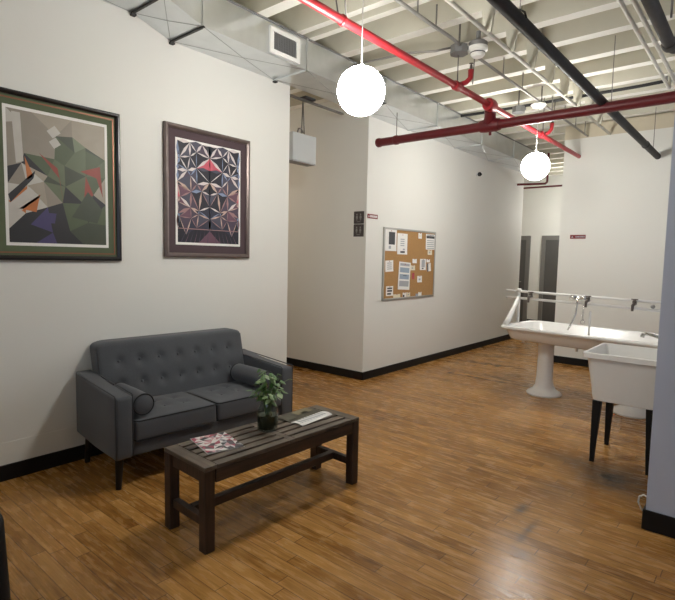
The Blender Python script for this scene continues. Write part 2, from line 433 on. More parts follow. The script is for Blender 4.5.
# ------------------------------------------------------------------ pendant globe lamps
def globe_lamp(x, y, z, r, label, gm='globe'):
    root = thing('globe_pendant_lamp', label, 'lamp', (x, y, 0), 0, 'white globe pendants hanging from the ceiling')
    bm = B(); bmesh.ops.create_uvsphere(bm, u_segments=40, v_segments=24, radius=r)
    done('globe_shade', bm, gm, root, (0,0,z), smooth=True)
    bm = B(); lathe(bm, [(0,0.018),(0.010,0.018),(0.014,0.004),(0.03,-0.006),(0,-0.006)], 20)
    done('shade_cap', bm, 'white_metal', root, (0,0,z+r+0.004), smooth=True, autosm=0.6)
    bm = B(); tube(bm, [(0,0,z+r+0.01), (0,0,3.215)], 0.003, 8)
    done('cord', bm, 'white_metal', root, smooth=True)
    bm = B(); lathe(bm, [(0,0.0),(0.075,0.0),(0.085,-0.012),(0.065,-0.035),(0,-0.04)], 24)
    done('canopy', bm, 'plastic', root, (0,0,3.252), smooth=True, autosm=0.6)
    bm = B(); tube(bm, [(0.03,0,3.252),(0.03,0,CE)], 0.008, 8)
    done('canopy_stem', bm, 'rod', root, smooth=True)
    return root
globe_lamp(-2.10, 2.701, 2.572, 0.154, 'glowing white globe pendant in front of the metal duct, nearer and larger')
globe_lamp(-2.10, 5.94, 2.566, 0.153, 'glowing white globe pendant further back near the two grey doors')
globe_lamp(-2.10, -0.90, 2.57, 0.154, 'white globe pendant behind the viewer on the left', 'globe_back')
globe_lamp(-3.12, 11.1, 2.50, 0.154, 'unseen globe lamp added behind the far wall to light the back wall')  # added out of sight to brighten the wall with the doors
globe_lamp(-5.75, 4.3, 2.45, 0.154, 'unseen warm globe lamp added in the side passage to light the recess', 'globe_passage_fill')  # added out of sight to throw warm light on the recess wall

# ------------------------------------------------------------------ duct along the wall
duct = thing('air_duct', 'galvanised square air duct running along the top of the left wall', 'duct', (W, 0, 0))
dx, dz0, dz1 = 0.43, 3.165, 3.435
joints = [-3.9, -1.2, 2.02, 2.34, 3.44, 4.66, 5.80, 7.10, 8.30, 9.95]
for a, b_ in zip(joints, joints[1:]):
    bm = B()
    off = 0.10 if b_ <= 2.1 else 0.0
    z0a = dz0 + off
    z0b = dz0 + (off if b_ <= 2.1 else 0.0)
    if abs(a-2.02) < 0.01: z0a = dz0 + 0.10
    x1a = dx
    x1b = dx
    pa = [(0.004, a, z0a), (x1a, a, z0a), (x1a, a, dz1), (0.004, a, dz1)]
    pb = [(0.004, b_, z0b), (x1b, b_, z0b), (x1b, b_, dz1), (0.004, b_, dz1)]
    va = [bm.verts.new(p) for p in pa]; vb = [bm.verts.new(p) for p in pb]
    for k in range(4):
        if k in (0, 1):   # cross-broken sheet: shallow pyramid on bottom and front
            c = sum((Vector(p) for p in (pa[k], pa[(k+1)%4], pb[(k+1)%4], pb[k])), Vector())/4
            c += Vector((0,0,-0.009)) if k == 0 else Vector((0.006,0,0))
            vc = bm.verts.new(c); ring = [va[k], va[(k+1)%4], vb[(k+1)%4], vb[k]]
            for q in range(4): bm.faces.new([ring[q], ring[(q+1)%4], vc])
        else:
            bm.faces.new([va[k], va[(k+1)%4], vb[(k+1)%4], vb[k]])
    bm.faces.new(va[::-1]); bm.faces.new(vb)
    sec = done('duct_section', bm, 'duct', duct)
    bm = B()
    for (q0, q1) in ((pa[0], pb[1]), (pa[1], pb[0])):
        m_ = (Vector(q0)+Vector(q1))/2 + Vector((0,0,-0.009)); tube(bm, [q0, m_, q1], 0.0028, 5)
    done('cross_break', bm, 'crease', sec)
for y in joints[1:-1]:
    zz = dz0 + (0.10 if y < 2.1 else 0.0)
    thick = y < 2.5
    bm = B()
    d = 0.008 if thick else 0.006
    e = 0.014
    box(bm, 0.004, dx+e, y-d, y+d, zz-e, zz)
    if thick:
        done('duct_flange', bm, 'seam', duct); bm = B(); d = 0.007
    box(bm, dx, dx+e, y-d, y+d, zz-e, dz1)
    done('duct_flange', bm, 'duct', duct)
    if thick or y in (3.44,):
        bm = B(); box(bm, 0.0, 0.035, y-0.012, y+0.022, zz-0.026, zz-0.012)
        done('flange_clip', bm, 'seam', duct)
# register
reg = None
bm = B(); y0, y1, z0, z1 = 2.985, 3.335, 3.180, 3.392
X0 = dx + 0.004
for bx in ((y0, y1, z0, z0+0.035), (y0, y1, z1-0.035, z1), (y0, y0+0.04, z0+0.035, z1-0.035), (y1-0.04, y1, z0+0.035, z1-0.035)):
    box(bm, X0, X0+0.02, bx[0], bx[1], bx[2], bx[3])
reg = done('vent_register', bm, 'white_metal', duct, bevel=0.002)
reg['label'] = 'white framed vent register on the duct'
bm = B(); box(bm, X0, X0+0.006, y0+0.04, y1-0.04, z0+0.035, z1-0.035); done('vent_core', bm, 'grille', reg)
bm = B()
for k in range(13):
    yy = y0+0.05+k*0.0195; box(bm, X0+0.006, X0+0.016, yy, yy+0.004, z0+0.035, z1-0.035)
for k in range(7):
    zz = z0+0.045+k*0.019; box(bm, X0+0.006, X0+0.012, y0+0.04, y1-0.04, zz, zz+0.003)
done('vent_louvre', bm, 'boxgrey', reg)
# bead of sealant / channel along the ceiling edge
bm = B(); box(bm, dx-0.004, dx+0.012, 2.4, 9.9, dz1-0.008, dz1+0.006)
done('corner_seam', bm, 'boxgrey', duct)

# strut under the duct and box hung from it
hb = thing('hanging_box', 'white metal box hung on straps below the duct at the passage mouth', 'box', (-3.92, 4.0, 0))
bm = B(); box(bm, -0.06, 0.07, -0.17, 0.185, 2.50, 2.785); done('box_housing', bm, 'boxwhite', hb, bevel=0.006)
bm = B(); box(bm, -0.06, 0.07, -0.165, 0.18, 2.486, 2.498); done('box_base', bm, 'boxgrey', hb)
for yy in (0.0, 0.05):
    bm = B(); tube(bm, [(0.02, yy, 2.785), (0.02, yy*0.6+0.01, 2.9), (0.02, 0.02, 3.155)], 0.006, 8); done('hanger_strap', bm, 'rod', hb, smooth=True)
bm = B(); tube(bm, [(0.02, -0.06, 2.785), (0.02, -0.04, 2.84), (0.02, 0.0, 2.85), (0.02, 0.03, 2.81)], 0.009, 8); done('lead_wire', bm, 'rod', hb, smooth=True)
st = thing('steel_strut', 'thin steel strut rail fixed under the duct across the passage', 'strut', (-3.85, 0, 0))
bm = B(); box(bm, -0.02, 0.02, 3.67, 4.62, 3.120, 3.135); done('rail', bm, 'rod', st)
bm = B(); box(bm, -0.03, 0.06, 3.95, 4.10, 3.137, 3.158); done('rail_clamp', bm, 'seam', st)

# ------------------------------------------------------------------ pipes under the ceiling
def pipe_thing(name, label, cat, pts, r, m, group=None, seg=16):
    root = thing(name, label, cat, (0,0,0), 0, group)
    bm = B(); tube(bm, pts, r, seg); done('pipe', bm, m, root, smooth=True, autosm=0.8)
    return root
def ring(root, name, c, axis, r, l, m, seg=16):
    bm = B(); a = Vector(axis)*l/2; c = Vector(c)
    tube(bm, [c-a, c-a*0.6, c+a*0.6, c+a], [r*0.9, r, r, r*0.9], seg); return done(name, bm, m, root, smooth=True, autosm=0.8)
def rod(root, x, y, z0, z1, name='hanger_rod', m='rod', r=0.005, dx=0, dy=0):
    bm = B(); tube(bm, [(x,y,z0),(x+dx,y+dy,z1)], r, 6); return done(name, bm, m, root, smooth=True)

zl = 3.0; xl = -2.185
p = pipe_thing('sprinkler_main_pipe', 'bright red sprinkler pipe running away along the ceiling to the far wall', 'pipe', [(xl,-3.9,zl),(xl,7.9,zl)], 0.028, 'red', 'red sprinkler pipes')
for y in (4.16, 6.32): ring(p, 'coupling', (xl,y,zl), (0,1,0), 0.040, 0.09, 'red')
ring(p, 'tee', (xl,4.86,zl), (0,1,0), 0.062, 0.12, 'red')
for y in (4.20, 6.40):
    bm = B()
    tube(bm, [(xl,y,zl+.02),(xl+0.04,y+0.05,zl+0.045),(xl+0.06,y+0.09,zl+0.09),(xl+0.06,y+0.10,zl+0.16)], [0.022,0.022,0.022,0.026], 10)
    h = done('sprinkler_branch', bm, 'red', p, smooth=True)
    bm = B(); lathe(bm, [(0,0),(0.014,0),(0.012,0.04),(0.004,0.05),(0.02,0.055),(0.02,0.058),(0,0.06)], 12, (xl+0.06,y+0.10,zl+0.16)); done('sprinkler_head', bm, 'brass', h, smooth=True)
    rod(p, xl, y-0.03, zl+0.03, CE)
    rod(p, xl+0.06, y+0.14, zl+0.05, CE, dy=0.03)
ring(p, 'pipe_clamp', (xl,2.60,zl), (0,1,0), 0.036, 0.03, 'red')
rod(p, xl-0.03, 2.60, zl+0.02, CE, dx=-0.05, dy=-0.06)
rod(p, xl+0.03, 2.60, zl+0.02, CE, dx=0.0, dy=-0.06)

zc = 2.845
c = pipe_thing('sprinkler_cross_pipe', 'dark red pipe crossing the ceiling from the cork board wall to the right', 'pipe', [(-3.60,5.0,zc),(-0.44,5.0,zc)], 0.046, 'darkred', 'red sprinkler pipes')
ring(c, 'end_cap', (-3.60,5.0,zc), (1,0,0), 0.053, 0.05, 'darkred')
ring(c, 'coupling', (-3.36,5.0,zc), (1,0,0), 0.053, 0.06, 'darkred')
ring(c, 'tee', (xl-0.055,5.0,zc), (1,0,0), 0.064, 0.20, 'darkred')
bm = B(); tube(bm, [(xl-0.055,4.995,zc+0.02),(xl-0.045,4.97,zc+0.08),(xl-0.02,4.91,zl-0.02),(xl,4.86,zl)], [0.066,0.056,0.058,0.060], 14); done('riser', bm, 'darkred', c, smooth=True)
rod(c, -3.36, 5.0, zc+0.04, dz0-0.015)
rod(c, xl-0.06, 5.02, zc-0.09, zc-0.04, 'drain_plug', 'darkred', 0.014)
rod(c, -1.145, 5.0, zc+0.04, CE, r=0.0035)

pp = pipe_thing('wall_head_pipe', 'thin red pipe crossing above the grey doors, front one', 'pipe', [(-3.71,9.6,2.92),(-3.20,9.6,2.90),(-3.17,9.6,2.93),(-3.17,9.6,3.44)], 0.02, 'darkred', 'thin red pipes by the doors')
pp = pipe_thing('wall_head_pipe', 'thin red pipe crossing above the grey doors, rear one', 'pipe', [(-3.97,10.6,2.985),(-2.4,10.6,2.985)], 0.018, 'darkred', 'thin red pipes by the doors')
ring(pp, 'end_cap', (-4.0,10.6,2.985), (1,0,0), 0.02, 0.04, 'darkred')
for x in (-3.2,): rod(pp, x, 10.6, 3.0, CE)

k = pipe_thing('black_pipe', 'thick black iron pipe sloping across the ceiling into the far wall', 'pipe', [(-1.215,-3.9,2.895),(-1.215,7.9,2.895)], 0.038, 'blackpipe')
for y in (7.05,): ring(k, 'coupling', (-1.215,y,2.895), (0,1,0), 0.044, 0.07, 'blackpipe')
for y in (3.05, 7.55):
    rod(k, -1.215, y, 2.93, CE, r=0.004)
bm = B(); tube(bm, [(-1.215-0.040,3.05,2.90),(-1.215-0.03,3.05,2.935),(-1.215,3.05,2.96),(-1.185,3.05,2.935),(-1.215+0.040,3.05,2.90)], 0.006, 8); done('pipe_clamp', bm, 'blackpipe', k, smooth=True)

g = pipe_thing('iron_waste_pipe', 'thick dark grey iron pipe at the upper right corner ending in a collar', 'pipe', [(-0.70,-3.9,3.17),(-0.70,4.72,3.17)], 0.042, 'greypipe')
ring(g, 'collar', (-0.70,4.72,3.17), (0,1,0), 0.053, 0.09, 'greypipe')
ring(g, 'collar', (-0.70,3.3,3.17), (0,1,0), 0.051, 0.08, 'greypipe')
for y in (4.30,): rod(g, -0.64, y, 3.2, CE, r=0.008)
bm = B(); tube(bm, [(-0.70,4.75,3.17),(-0.69,4.86,3.18),(-0.66,4.92,3.24),(-0.66,4.93,CE)], 0.040, 14); done('elbow', bm, 'greypipe', g, smooth=True)

def conduit(label, x, z, y0, y1, r, m, hangs, bends=None, name='conduit_pipe'):
    q = thing(name, label, 'conduit', (0,0,0), 0, 'thin conduits under the ceiling')
    bm = B(); tube(bm, bends or [(x,y0,z),(x,y1,z)], r, 10); done('pipe', bm, m, q, smooth=True)
    for y in hangs:
        if m == 'conduit':
            # tapered strap hanger fixed to the flank of a joist
            bm = B()
            lo = [(x-0.014,y-0.012,z-0.012),(x+0.045,y-0.012,z-0.012),(x+0.045,y+0.012,z-0.012),(x-0.014,y+0.012,z-0.012)]
            hi = [(x-0.06,y-0.012,CE+0.22),(x+0.10,y-0.012,CE+0.22),(x+0.10,y+0.012,CE+0.22),(x-0.06,y+0.012,CE+0.22)]
            v0 = [bm.verts.new(p) for p in lo]; v1 = [bm.verts.new(p) for p in hi]
            for k in range(4): bm.faces.new([v0[k], v0[(k+1)%4], v1[(k+1)%4], v1[k]])
            bm.faces.new(v0[::-1]); bm.faces.new(v1)
            done('hanger_strap', bm, 'ceil', q)
        else:
            rod(q, x, y, z+r*0.7, CE, 'hanger_strap', m, 0.006)
    return q
conduit('pale conduit pipe beside the thick black pipe, left of it', -1.80, 3.26, -3.9, 7.9, 0.017, 'conduit', [y-0.085 for y in (2.90,3.33,3.95,4.42,4.90,5.40,5.87,6.35,6.83,7.31)])
conduit('grey steel conduit leading to the round white detector', -2.085, 3.26, -3.9, 4.12, 0.014, 'conduit_d', (2.9,3.33,3.60), bends=[(-2.085,-3.9,3.27),(-2.085,3.55,3.27),(-2.10,3.85,3.29),(-2.13,4.08,3.31)])
conduit('grey steel conduit running on beyond the round white detector', -2.085, 3.27, 4.35, 7.9, 0.013, 'conduit_d', (4.9,5.4,6.35,6.83,7.31,7.75))
conduit('pale conduit at the upper right, left of the two beside the grey iron pipe', -0.90, 3.28, 3.9, 6.3, 0.017, 'conduit', (), bends=[(-0.905,1.0,3.28),(-0.905,6.25,3.28),(-0.905,6.28,CE)])
conduit('pale conduit at the upper right, nearest the grey iron pipe', -0.84, 3.30, -2.0, 6.28, 0.017, 'conduit', ())

q = thing('black_ceiling_cable', 'black cable strung across the ceiling beneath the joists', 'cable', (0,0,0))
bm = B(); tube(bm, [(-3.28,6.40,3.405),(-2.8,6.40,3.395),(-2.0,6.42,3.40),(-1.2,6.41,3.395),(-0.45,6.38,3.41)], 0.018, 8); done('cable', bm, 'cable', q, smooth=True)
for x in (-2.9,-1.62,-0.95):
    bm = B(); box(bm, x-0.012, x+0.012, 6.37, 6.44, 3.40, CE); done('cable_clip', bm, 'boxgrey', q)
q = thing('branch_cable', 'grey flexible cable drooping from the junction box toward the duct', 'cable', (0,0,0))
bm = B(); tube(bm, [(-2.22,4.12,3.32),(-2.35,4.06,3.30),(-2.6,4.02,3.33),(-2.95,4.05,3.36),(-3.28,4.1,3.40)], 0.010, 8); done('cable', bm, 'conduit_d', q, smooth=True)
def jbox(x, y, label):
    q = thing('junction_box', label, 'electrical box', (x,y,3.26), 0, 'junction boxes under the ceiling')
    bm = B(); lathe(bm, [(0,0.02),(0.075,0.02),(0.075,0.07),(0,0.07)], 8); done('box', bm, 'boxgrey', q)
    bm = B(); lathe(bm, [(0,0.0),(0.078,0.0),(0.078,0.018),(0,0.018)], 8); done('cover', bm, 'boxgrey', q)
    for a in (0.4, 2.2):
        bm = B(); tube(bm, [(0.055*math.cos(a),0.055*math.sin(a),0.045),(0.085*math.cos(a),0.085*math.sin(a),0.045)], 0.016, 8); done('connector', bm, 'boxgrey', q, smooth=True)
    bm = B(); tube(bm, [(0,0,0.07),(0,0,SL-3.255)], 0.008, 6); done('stem', bm, 'rod', q)
jbox(-2.17, 4.15, 'grey octagonal junction box beside the round white detector')
jbox(-2.42, 6.18, 'grey octagonal junction box by the far globe lamp')
rod_ = None
q = thing('smoke_detector', 'round white detector on a dark base under the ceiling', 'detector', (-2.035,4.23,3.27))
bm = B(); lathe(bm, [(0,0.045),(0.078,0.045),(0.080,0.075),(0.06,0.09),(0.02,0.095),(0.02,CE-3.27),(0,CE-3.27)], 20); done('base', bm, 'boxgrey', q, smooth=True, autosm=0.6)
bm = B(); lathe(bm, [(0,-0.04),(0.045,-0.04),(0.062,-0.02),(0.062,0.0),(0.082,0.012),(0.084,0.04),(0,0.044)], 24); done('sensor_body', bm, 'plastic', q, smooth=True, autosm=0.6)
bm = B(); lathe(bm, [(0.0635,-0.014),(0.0645,-0.010),(0.0635,-0.004)], 24); done('vent_ring', bm, 'ink', q)
q = thing('security_camera', 'small black camera high on the cork board wall', 'camera', (W,7.90,2.88))
bm = B(); lathe(bm, [(0,0),(0.035,0),(0.035,0.02),(0,0.02)], 16, M4=Matrix.Rotation(PI/2, 4, 'Y')); done('mount', bm, 'white_metal', q, smooth=True, autosm=0.6)
bm = B(); bmesh.ops.create_uvsphere(bm, u_segments=16, v_segments=10, radius=0.034); bmesh.ops.translate(bm, verts=bm.verts, vec=(0.048,0,0)); done('housing', bm, 'lens', q, smooth=True)
bm = B(); lathe(bm, [(0,0),(0.014,0),(0.015,0.010),(0,0.010)], 12, M4=Matrix.Translation((0.075,0,-0.005)) @ Matrix.Rotation(PI/2, 4, 'Y')); done('lens', bm, 'blackpipe', q, smooth=True)

# ------------------------------------------------------------------ framed pictures
def art_mats(prefix, cols):
    out = []
    for i, c_ in enumerate(cols):
        out.append(mat('%s_%d' % (prefix, i), c_, 0.5, var=0.10, scale=14))
    return out
def triangulate(pts):
    v, e, f, *_ = delaunay_2d_cdt([Vector(p) for p in pts], [], [], 0, 1e-5)
    return v, e, f

def picture(yc, zc_, w, h, fw, mw, fmat, mmat, label, artfn, bead=None):
    q = thing('framed_print', label, 'picture', (W, yc, zc_-h/2), 0, 'framed prints on the left wall')
    d = 0.034
    def frame(y, z, fw, x0, x1):
        bm = B()
        prof = [(x0, 0), (x1*0.85, 0), (x1, fw*0.25), (x1, fw*0.55), (x1*0.72, fw), (x0, fw)]
        cn = [(-1,-1),(1,-1),(1,1),(-1,1)]
        rings = []
        for sy, sz in cn:
            rings.append([bm.verts.new((px, sy*(y-pw), sz*(z-pw)+h/2)) for px, pw in prof])
        for a in range(4):
            for k in range(len(prof)-1):
                bm.faces.new([rings[a][k], rings[a][k+1], rings[(a+1)%4][k+1], rings[(a+1)%4][k]])
        return bm
    done('frame', frame(w/2, h/2, fw, 0.001, d), fmat, q)
    bm = B(); iy, iz = w/2-fw+0.003, h/2-fw+0.003
    box(bm, 0.002, 0.014, -iy, iy, h/2-iz, h/2+iz); done('mat_board', bm, mmat, q)
    if bead:
        bm = B(); a, b2 = w/2-fw-0.014, h/2-fw-0.014
        for (y0,y1,z0,z1) in ((-a,a,-b2,-b2+0.008),(-a,a,b2-0.008,b2),(-a,-a+0.008,-b2+.008,b2-.008),(a-0.008,a,-b2+.008,b2-.008)):
            box(bm, 0.0141, 0.0165, y0, y1, z0+h/2, z1+h/2)
        done('mat_bead', bm, bead, q)
    py, pz = w/2-fw-mw, h/2-fw-mw
    bm = B(); box(bm, 0.0141, 0.0155, -py, py, h/2-pz, h/2+pz); done('print_border', bm, 'paper', q)
    artfn(q, py-0.018, pz-0.02, h/2)

A1 = art_mats('poster_ink', [(0.33,0.29,0.23),(0.26,0.23,0.19),(0.11,0.135,0.075),(0.075,0.10,0.052),(0.05,0.062,0.04),(0.020,0.020,0.024),(0.26,0.045,0.03),(0.46,0.15,0.04),(0.48,0.46,0.42),(0.055,0.045,0.13),(0.17,0.20,0.13)])
def art_green(q, py, pz, zc_):
    rnd = random.Random(21)
    pts = [(u/5+ (rnd.uniform(-.08,.08) if 0<u<5 else 0), v/7+(rnd.uniform(-.06,.06) if 0<v<7 else 0)) for u in range(6) for v in range(8)]
    v, e, f = triangulate(pts)
    bm = B(); X_ = 0.0160
    P = lambda u, w_: (X_, -py+2*py*u, zc_-pz+2*pz*w_)
    for tr in f:
        cu = sum(v[i].x for i in tr)/3; cv = sum(v[i].y for i in tr)/3
        if cv < 0.20: c_ = rnd.choice([5,5,5,4,5,9] if cu < .5 else [5,5,4,4])
        elif cu < 0.36 and cv < 0.40: c_ = rnd.choice([7,8,5,7,8,1])
        elif cu < 0.26: c_ = rnd.choice([1,8,5,0,1,0])
        elif (cu-0.64)**2/0.10 + (cv-0.58)**2/0.085 < 1: c_ = rnd.choice([2,3,2,10,4,3]) if cv > 0.52 else rnd.choice([3,5,6,4,5,2])
        elif cv < 0.35: c_ = rnd.choice([4,5,1,3])
        else: c_ = rnd.choice([0,0,1])
        quad(bm, [P(v[i].x, v[i].y) for i in tr], c_)
    X_ = 0.0163
    # loose sharp shards over the facets
    for poly, c_ in (([(0.02,0.30),(0.20,0.43),(0.30,0.36),(0.08,0.22)],8), ([(0.10,0.26),(0.30,0.38),(0.26,0.24)],7), ([(0.0,0.36),(0.26,0.56),(0.24,0.50),(0.02,0.30)],5),
                     ([(0.38,0.88),(0.46,0.93),(0.52,0.88),(0.44,0.83)],8), ([(0.40,0.80),(0.47,0.84),(0.52,0.79),(0.45,0.75)],8),
                     ([(0.30,0.70),(0.48,0.60),(0.54,0.30),(0.50,0.52)],6), ([(0.62,0.22),(0.80,0.44),(0.96,0.30),(0.90,0.18)],4), ([(0.72,0.60),(0.94,0.66),(0.97,0.40),(0.90,0.56)],6),
                     ([(0.05,0.98),(0.13,0.98),(0.15,0.62),(0.08,0.60)],8), ([(0.16,0.66),(0.24,0.52),(0.18,0.48)],7), ([(0.36,0.24),(0.46,0.24),(0.44,0.16),(0.38,0.16)],9)):
        quad(bm, [P(*a) for a in poly], c_)
    done('artwork', bm, A1, q)

A2 = art_mats('print_ink', [(0.010,0.010,0.020),(0.020,0.022,0.045),(0.055,0.055,0.085),(0.06,0.042,0.07),(0.30,0.17,0.17),(0.50,0.36,0.30),(0.62,0.56,0.55),(0.20,0.26,0.40),(0.55,0.09,0.13),(0.13,0.06,0.09)])
def art_shards(q, py, pz, zc_):
    rnd = random.Random(5)
    half = [(0.0, k/8) for k in range(9)]
    for k in range(9):
        for u in (1, 2, 3):
            half.append((u/6+rnd.uniform(-.05,.05), min(1,max(0,k/8+rnd.uniform(-.05,.05) if 0<k<8 else k/8))))
    half += [(0.5, k/7) for k in range(8)]
    half = [(min(.5,u), v_) for u, v_ in half]
    v, e, f = triangulate(half)
    bm = B()
    def P(u, w_, X_): return (X_, 2*py*u, zc_-pz+2*pz*w_)
    base = [rnd.choice([0,0,1,1,2,3,0,2,8 if k % 3 == 0 else 9]) for k in range(len(f))]
    for tr, c_ in zip(f, base):
        cv = sum(v[i].y for i in tr)/3
        if cv < 0.14: c_ = rnd.choice([0,9,0])
        for s in (-1, 1): quad(bm, [P(s*v[i].x, v[i].y, 0.0160) for i in tr], c_)
    # inner gleam of every shard and bright edges
    for (a, b2) in e:
        p0, p1 = v[a], v[b2]
        if (p0.y+p1.y)/2 < 0.14: continue
        t_ = (p1-p0)
        if t_.length < 1e-4: continue
        n_ = Vector((-t_.y, t_.x)).normalized()*rnd.choice([.006,.010,.018])
        cm = (p0.y+p1.y)/2
        c_ = rnd.choice([6,7,6,7,2]) if cm > 0.62 else rnd.choice([4,5,6,4,5,7])
        for s in (-1, 1):
            quad(bm, [P(s*(p0.x), p0.y, 0.0163), P(s*(p0.x+p1.x)/2+s*n_.x, (p0.y+p1.y)/2+n_.y, 0.0163), P(s*p1.x, p1.y, 0.0163), P(s*(p0.x+p1.x)/2-s*n_.x, (p0.y+p1.y)/2-n_.y, 0.0163)], c_)
    for k in range(14):
        u = -0.46+k*0.07; quad(bm, [P(u,0.0,0.0163), P(u+0.012,0.0,0.0163), P(u*0.8+0.006,0.13,0.0163)], 9 if k % 2 else 3)
    quad(bm, [P(-.5,0.135,0.0165),P(.5,0.135,0.0165),P(.5,0.143,0.0165),P(-.5,0.143,0.0165)], 4)
    done('artwork', bm, A2, q)
picture((1.062+1.905)/2, (1.44+2.503)/2, 0.843, 1.063, 0.030, 0.062, 'frame_black', 'mat_green', 'large black framed print of green shards with a green mat, cut by the left edge', art_green, 'bead')
picture((2.268+3.135)/2, (1.474+2.536)/2, 0.867, 1.062, 0.036, 0.066, 'frame_pewter', 'mat_plum', 'pewter framed print of dark glowing crystal shards with a plum mat', art_shards)

# ------------------------------------------------------------------ cork board and its papers
cbd = thing('cork_board', 'cork notice board in a thin metal frame on the white wall', 'notice board', (W, 0, 0))
Y0, Y1, Z0, Z1 = 5.315, 6.612, 0.962, 1.888
bm = B(); box(bm, 0.002, 0.014, Y0+0.02, Y1-0.02, Z0+0.02, Z1-0.02); done('cork_panel', bm, 'cork', cbd)
bm = B()
for b_ in ((Y0,Y1,Z0,Z0+0.024),(Y0,Y1,Z1-0.024,Z1),(Y0,Y0+0.024,Z0+.024,Z1-.024),(Y1-0.024,Y1,Z0+.024,Z1-.024)): box(bm, 0.001, 0.022, *b_)
done('board_frame', bm, 'alu', cbd, bevel=0.002)
PX = W+0.0155
def paper(y0, y1, z0, z1, label, prints=(), m='paper', name='pinned_paper', tilt=0.0, lift=0.0):
    root = thing(name, label, 'paper', (PX+lift, (y0+y1)/2, (z0+z1)/2), 0, 'papers pinned on the cork board')
    root.rotation_euler = (tilt, 0, 0)
    a, b2 = (y1-y0)/2, (z1-z0)/2
    bm = B(); n = 6
    vs = [[bm.verts.new((0.0005+0.006*max(0,(0.35-k/n))**2*4, s*a, b2-2*b2*(1-k/n))) for s in (-1,1)] for k in range(n+1)]
    for k in range(n): bm.faces.new([vs[k][0], vs[k][1], vs[k+1][1], vs[k+1][0]])
    r = bmesh.ops.extrude_face_region(bm, geom=list(bm.faces)); bmesh.ops.translate(bm, verts=[v for v in r['geom'] if isinstance(v, bmesh.types.BMVert)], vec=(0.001,0,0))
    done('sheet', bm, m, root)
    if prints:
        ms = ['ink','inkg','inkr','inkb','paperc','paper']
        bm = B()
        for (u0,u1,v0,v1,mi) in prints:
            vv = (v0+v1)/2
            xx = 0.0022+0.006*max(0,(0.35-min(v0,v1)))**2*4
            quad(bm, [(xx, -a+2*a*u0, -b2+2*b2*v0),(xx, -a+2*a*u1, -b2+2*b2*v0),(xx, -a+2*a*u1, -b2+2*b2*v1),(xx, -a+2*a*u0, -b2+2*b2*v1)], mi)
        done('printed_area', bm, ms, root)
    bm = B(); lathe(bm, [(0,0),(0.004,0),(0.004,0.003),(0.006,0.006),(0,0.007)], 10, M4=Matrix.Translation((0.0015,0,b2*0.86)) @ Matrix.Rotation(PI/2,4,'Y')); done('push_pin', bm, 'inkr' if name == 'pinned_paper' else 'chrome', root, smooth=True)
lines = lambda n, mi=1, x0=.15, x1=.85, top=.85, bot=.2: tuple((x0, x1, bot+(top-bot)*k/n, bot+(top-bot)*(k+.45)/n, mi) for k in range(n))
paper(5.345,5.600,1.592,1.866,'white sheet with a dark picture at the top left of the cork board', ((.30,.85,.30,.88,0),(.30,.5,.10,.24,1)))
paper(5.620,5.860,1.553,1.826,'plain white notice second along the top of the cork board', ((.3,.75,.07,.16,0),(.55,.75,.2,.28,1))+lines(4,1,.3,.7,.8,.4))
paper(6.135,6.225,1.777,1.854,'tiny white card alone near the top of the cork board', ((.25,.6,.3,.6,4),))
paper(6.340,6.590,1.633,1.850,'sheet with a dark heading at the top right of the cork board', ((.05,.95,.72,.88,0),(.1,.9,.9,.97,1))+lines(5,1,.1,.9,.68,.05))
paper(6.400,6.520,1.559,1.626,'small cream slip hanging under the dark headed sheet', ((.3,.6,.3,.7,1),), 'paperc')
paper(5.362,5.540,1.328,1.472,'pale grey bent note at the left middle of the cork board', lines(4,1,.2,.8,.9,.2), tilt=0.04)
paper(5.665,5.950,1.085,1.452,'long white calendar sheet hanging crooked in the middle of the board', ((.1,.9,.86,.95,1),(.1,.9,.62,.80,3),(.1,.9,.38,.56,3),(.1,.9,.12,.32,1),(.4,.7,.5,.53,0)), tilt=-0.06, lift=0.002)
paper(6.003,6.113,1.439,1.497,'small white slip right of the middle, higher one', ())
paper(5.949,6.074,1.343,1.408,'small white card just right of the long calendar sheet', ((.3,.6,.3,.6,1),), 'paperc')
paper(6.201,6.362,1.344,1.499,'small flyer with a grey picture right of the middle', ((.25,.8,.25,.9,1),(.3,.6,.1,.2,0)))
paper(6.376,6.472,1.452,1.494,'narrow white strip at the right side of the board', ())
paper(6.392,6.500,1.325,1.440,'white slip with a dark left edge at the right side of the board', ((.0,.3,.0,1,0),), tilt=0.12)
paper(6.141,6.265,1.174,1.264,'white card at the lower right middle of the cork board', ((.3,.7,.3,.6,1),))
paper(5.393,5.554,1.017,1.142,'white card with black bars at the bottom left of the board', ((.15,.85,.70,.85,0),(.15,.85,.42,.6,0),(.15,.7,.12,.3,0)))
paper(6.005,6.065,1.220,1.307,'narrow red-brown tag in the middle of the cork board', (), 'inkr')
paper(5.560,5.725,0.988,1.032,'cream strip along the bottom edge of the cork board, left one', (), 'paperc')
paper(5.785,5.880,0.988,1.045,'white scrap with a dark corner on the bottom edge of the board', ((.0,.4,.0,.5,0),))
paper(5.890,5.970,0.988,1.045,'cream scrap on the bottom edge of the board beside a white scrap', ((.2,.7,.3,.6,1),), 'paperc')
paper(6.114,6.175,0.988,1.020,'grey scrap at the bottom edge of the board toward the right', (), 'inkb')
paper(6.180,6.268,0.988,1.037,'white scrap at the bottom edge of the board, rightmost', ())

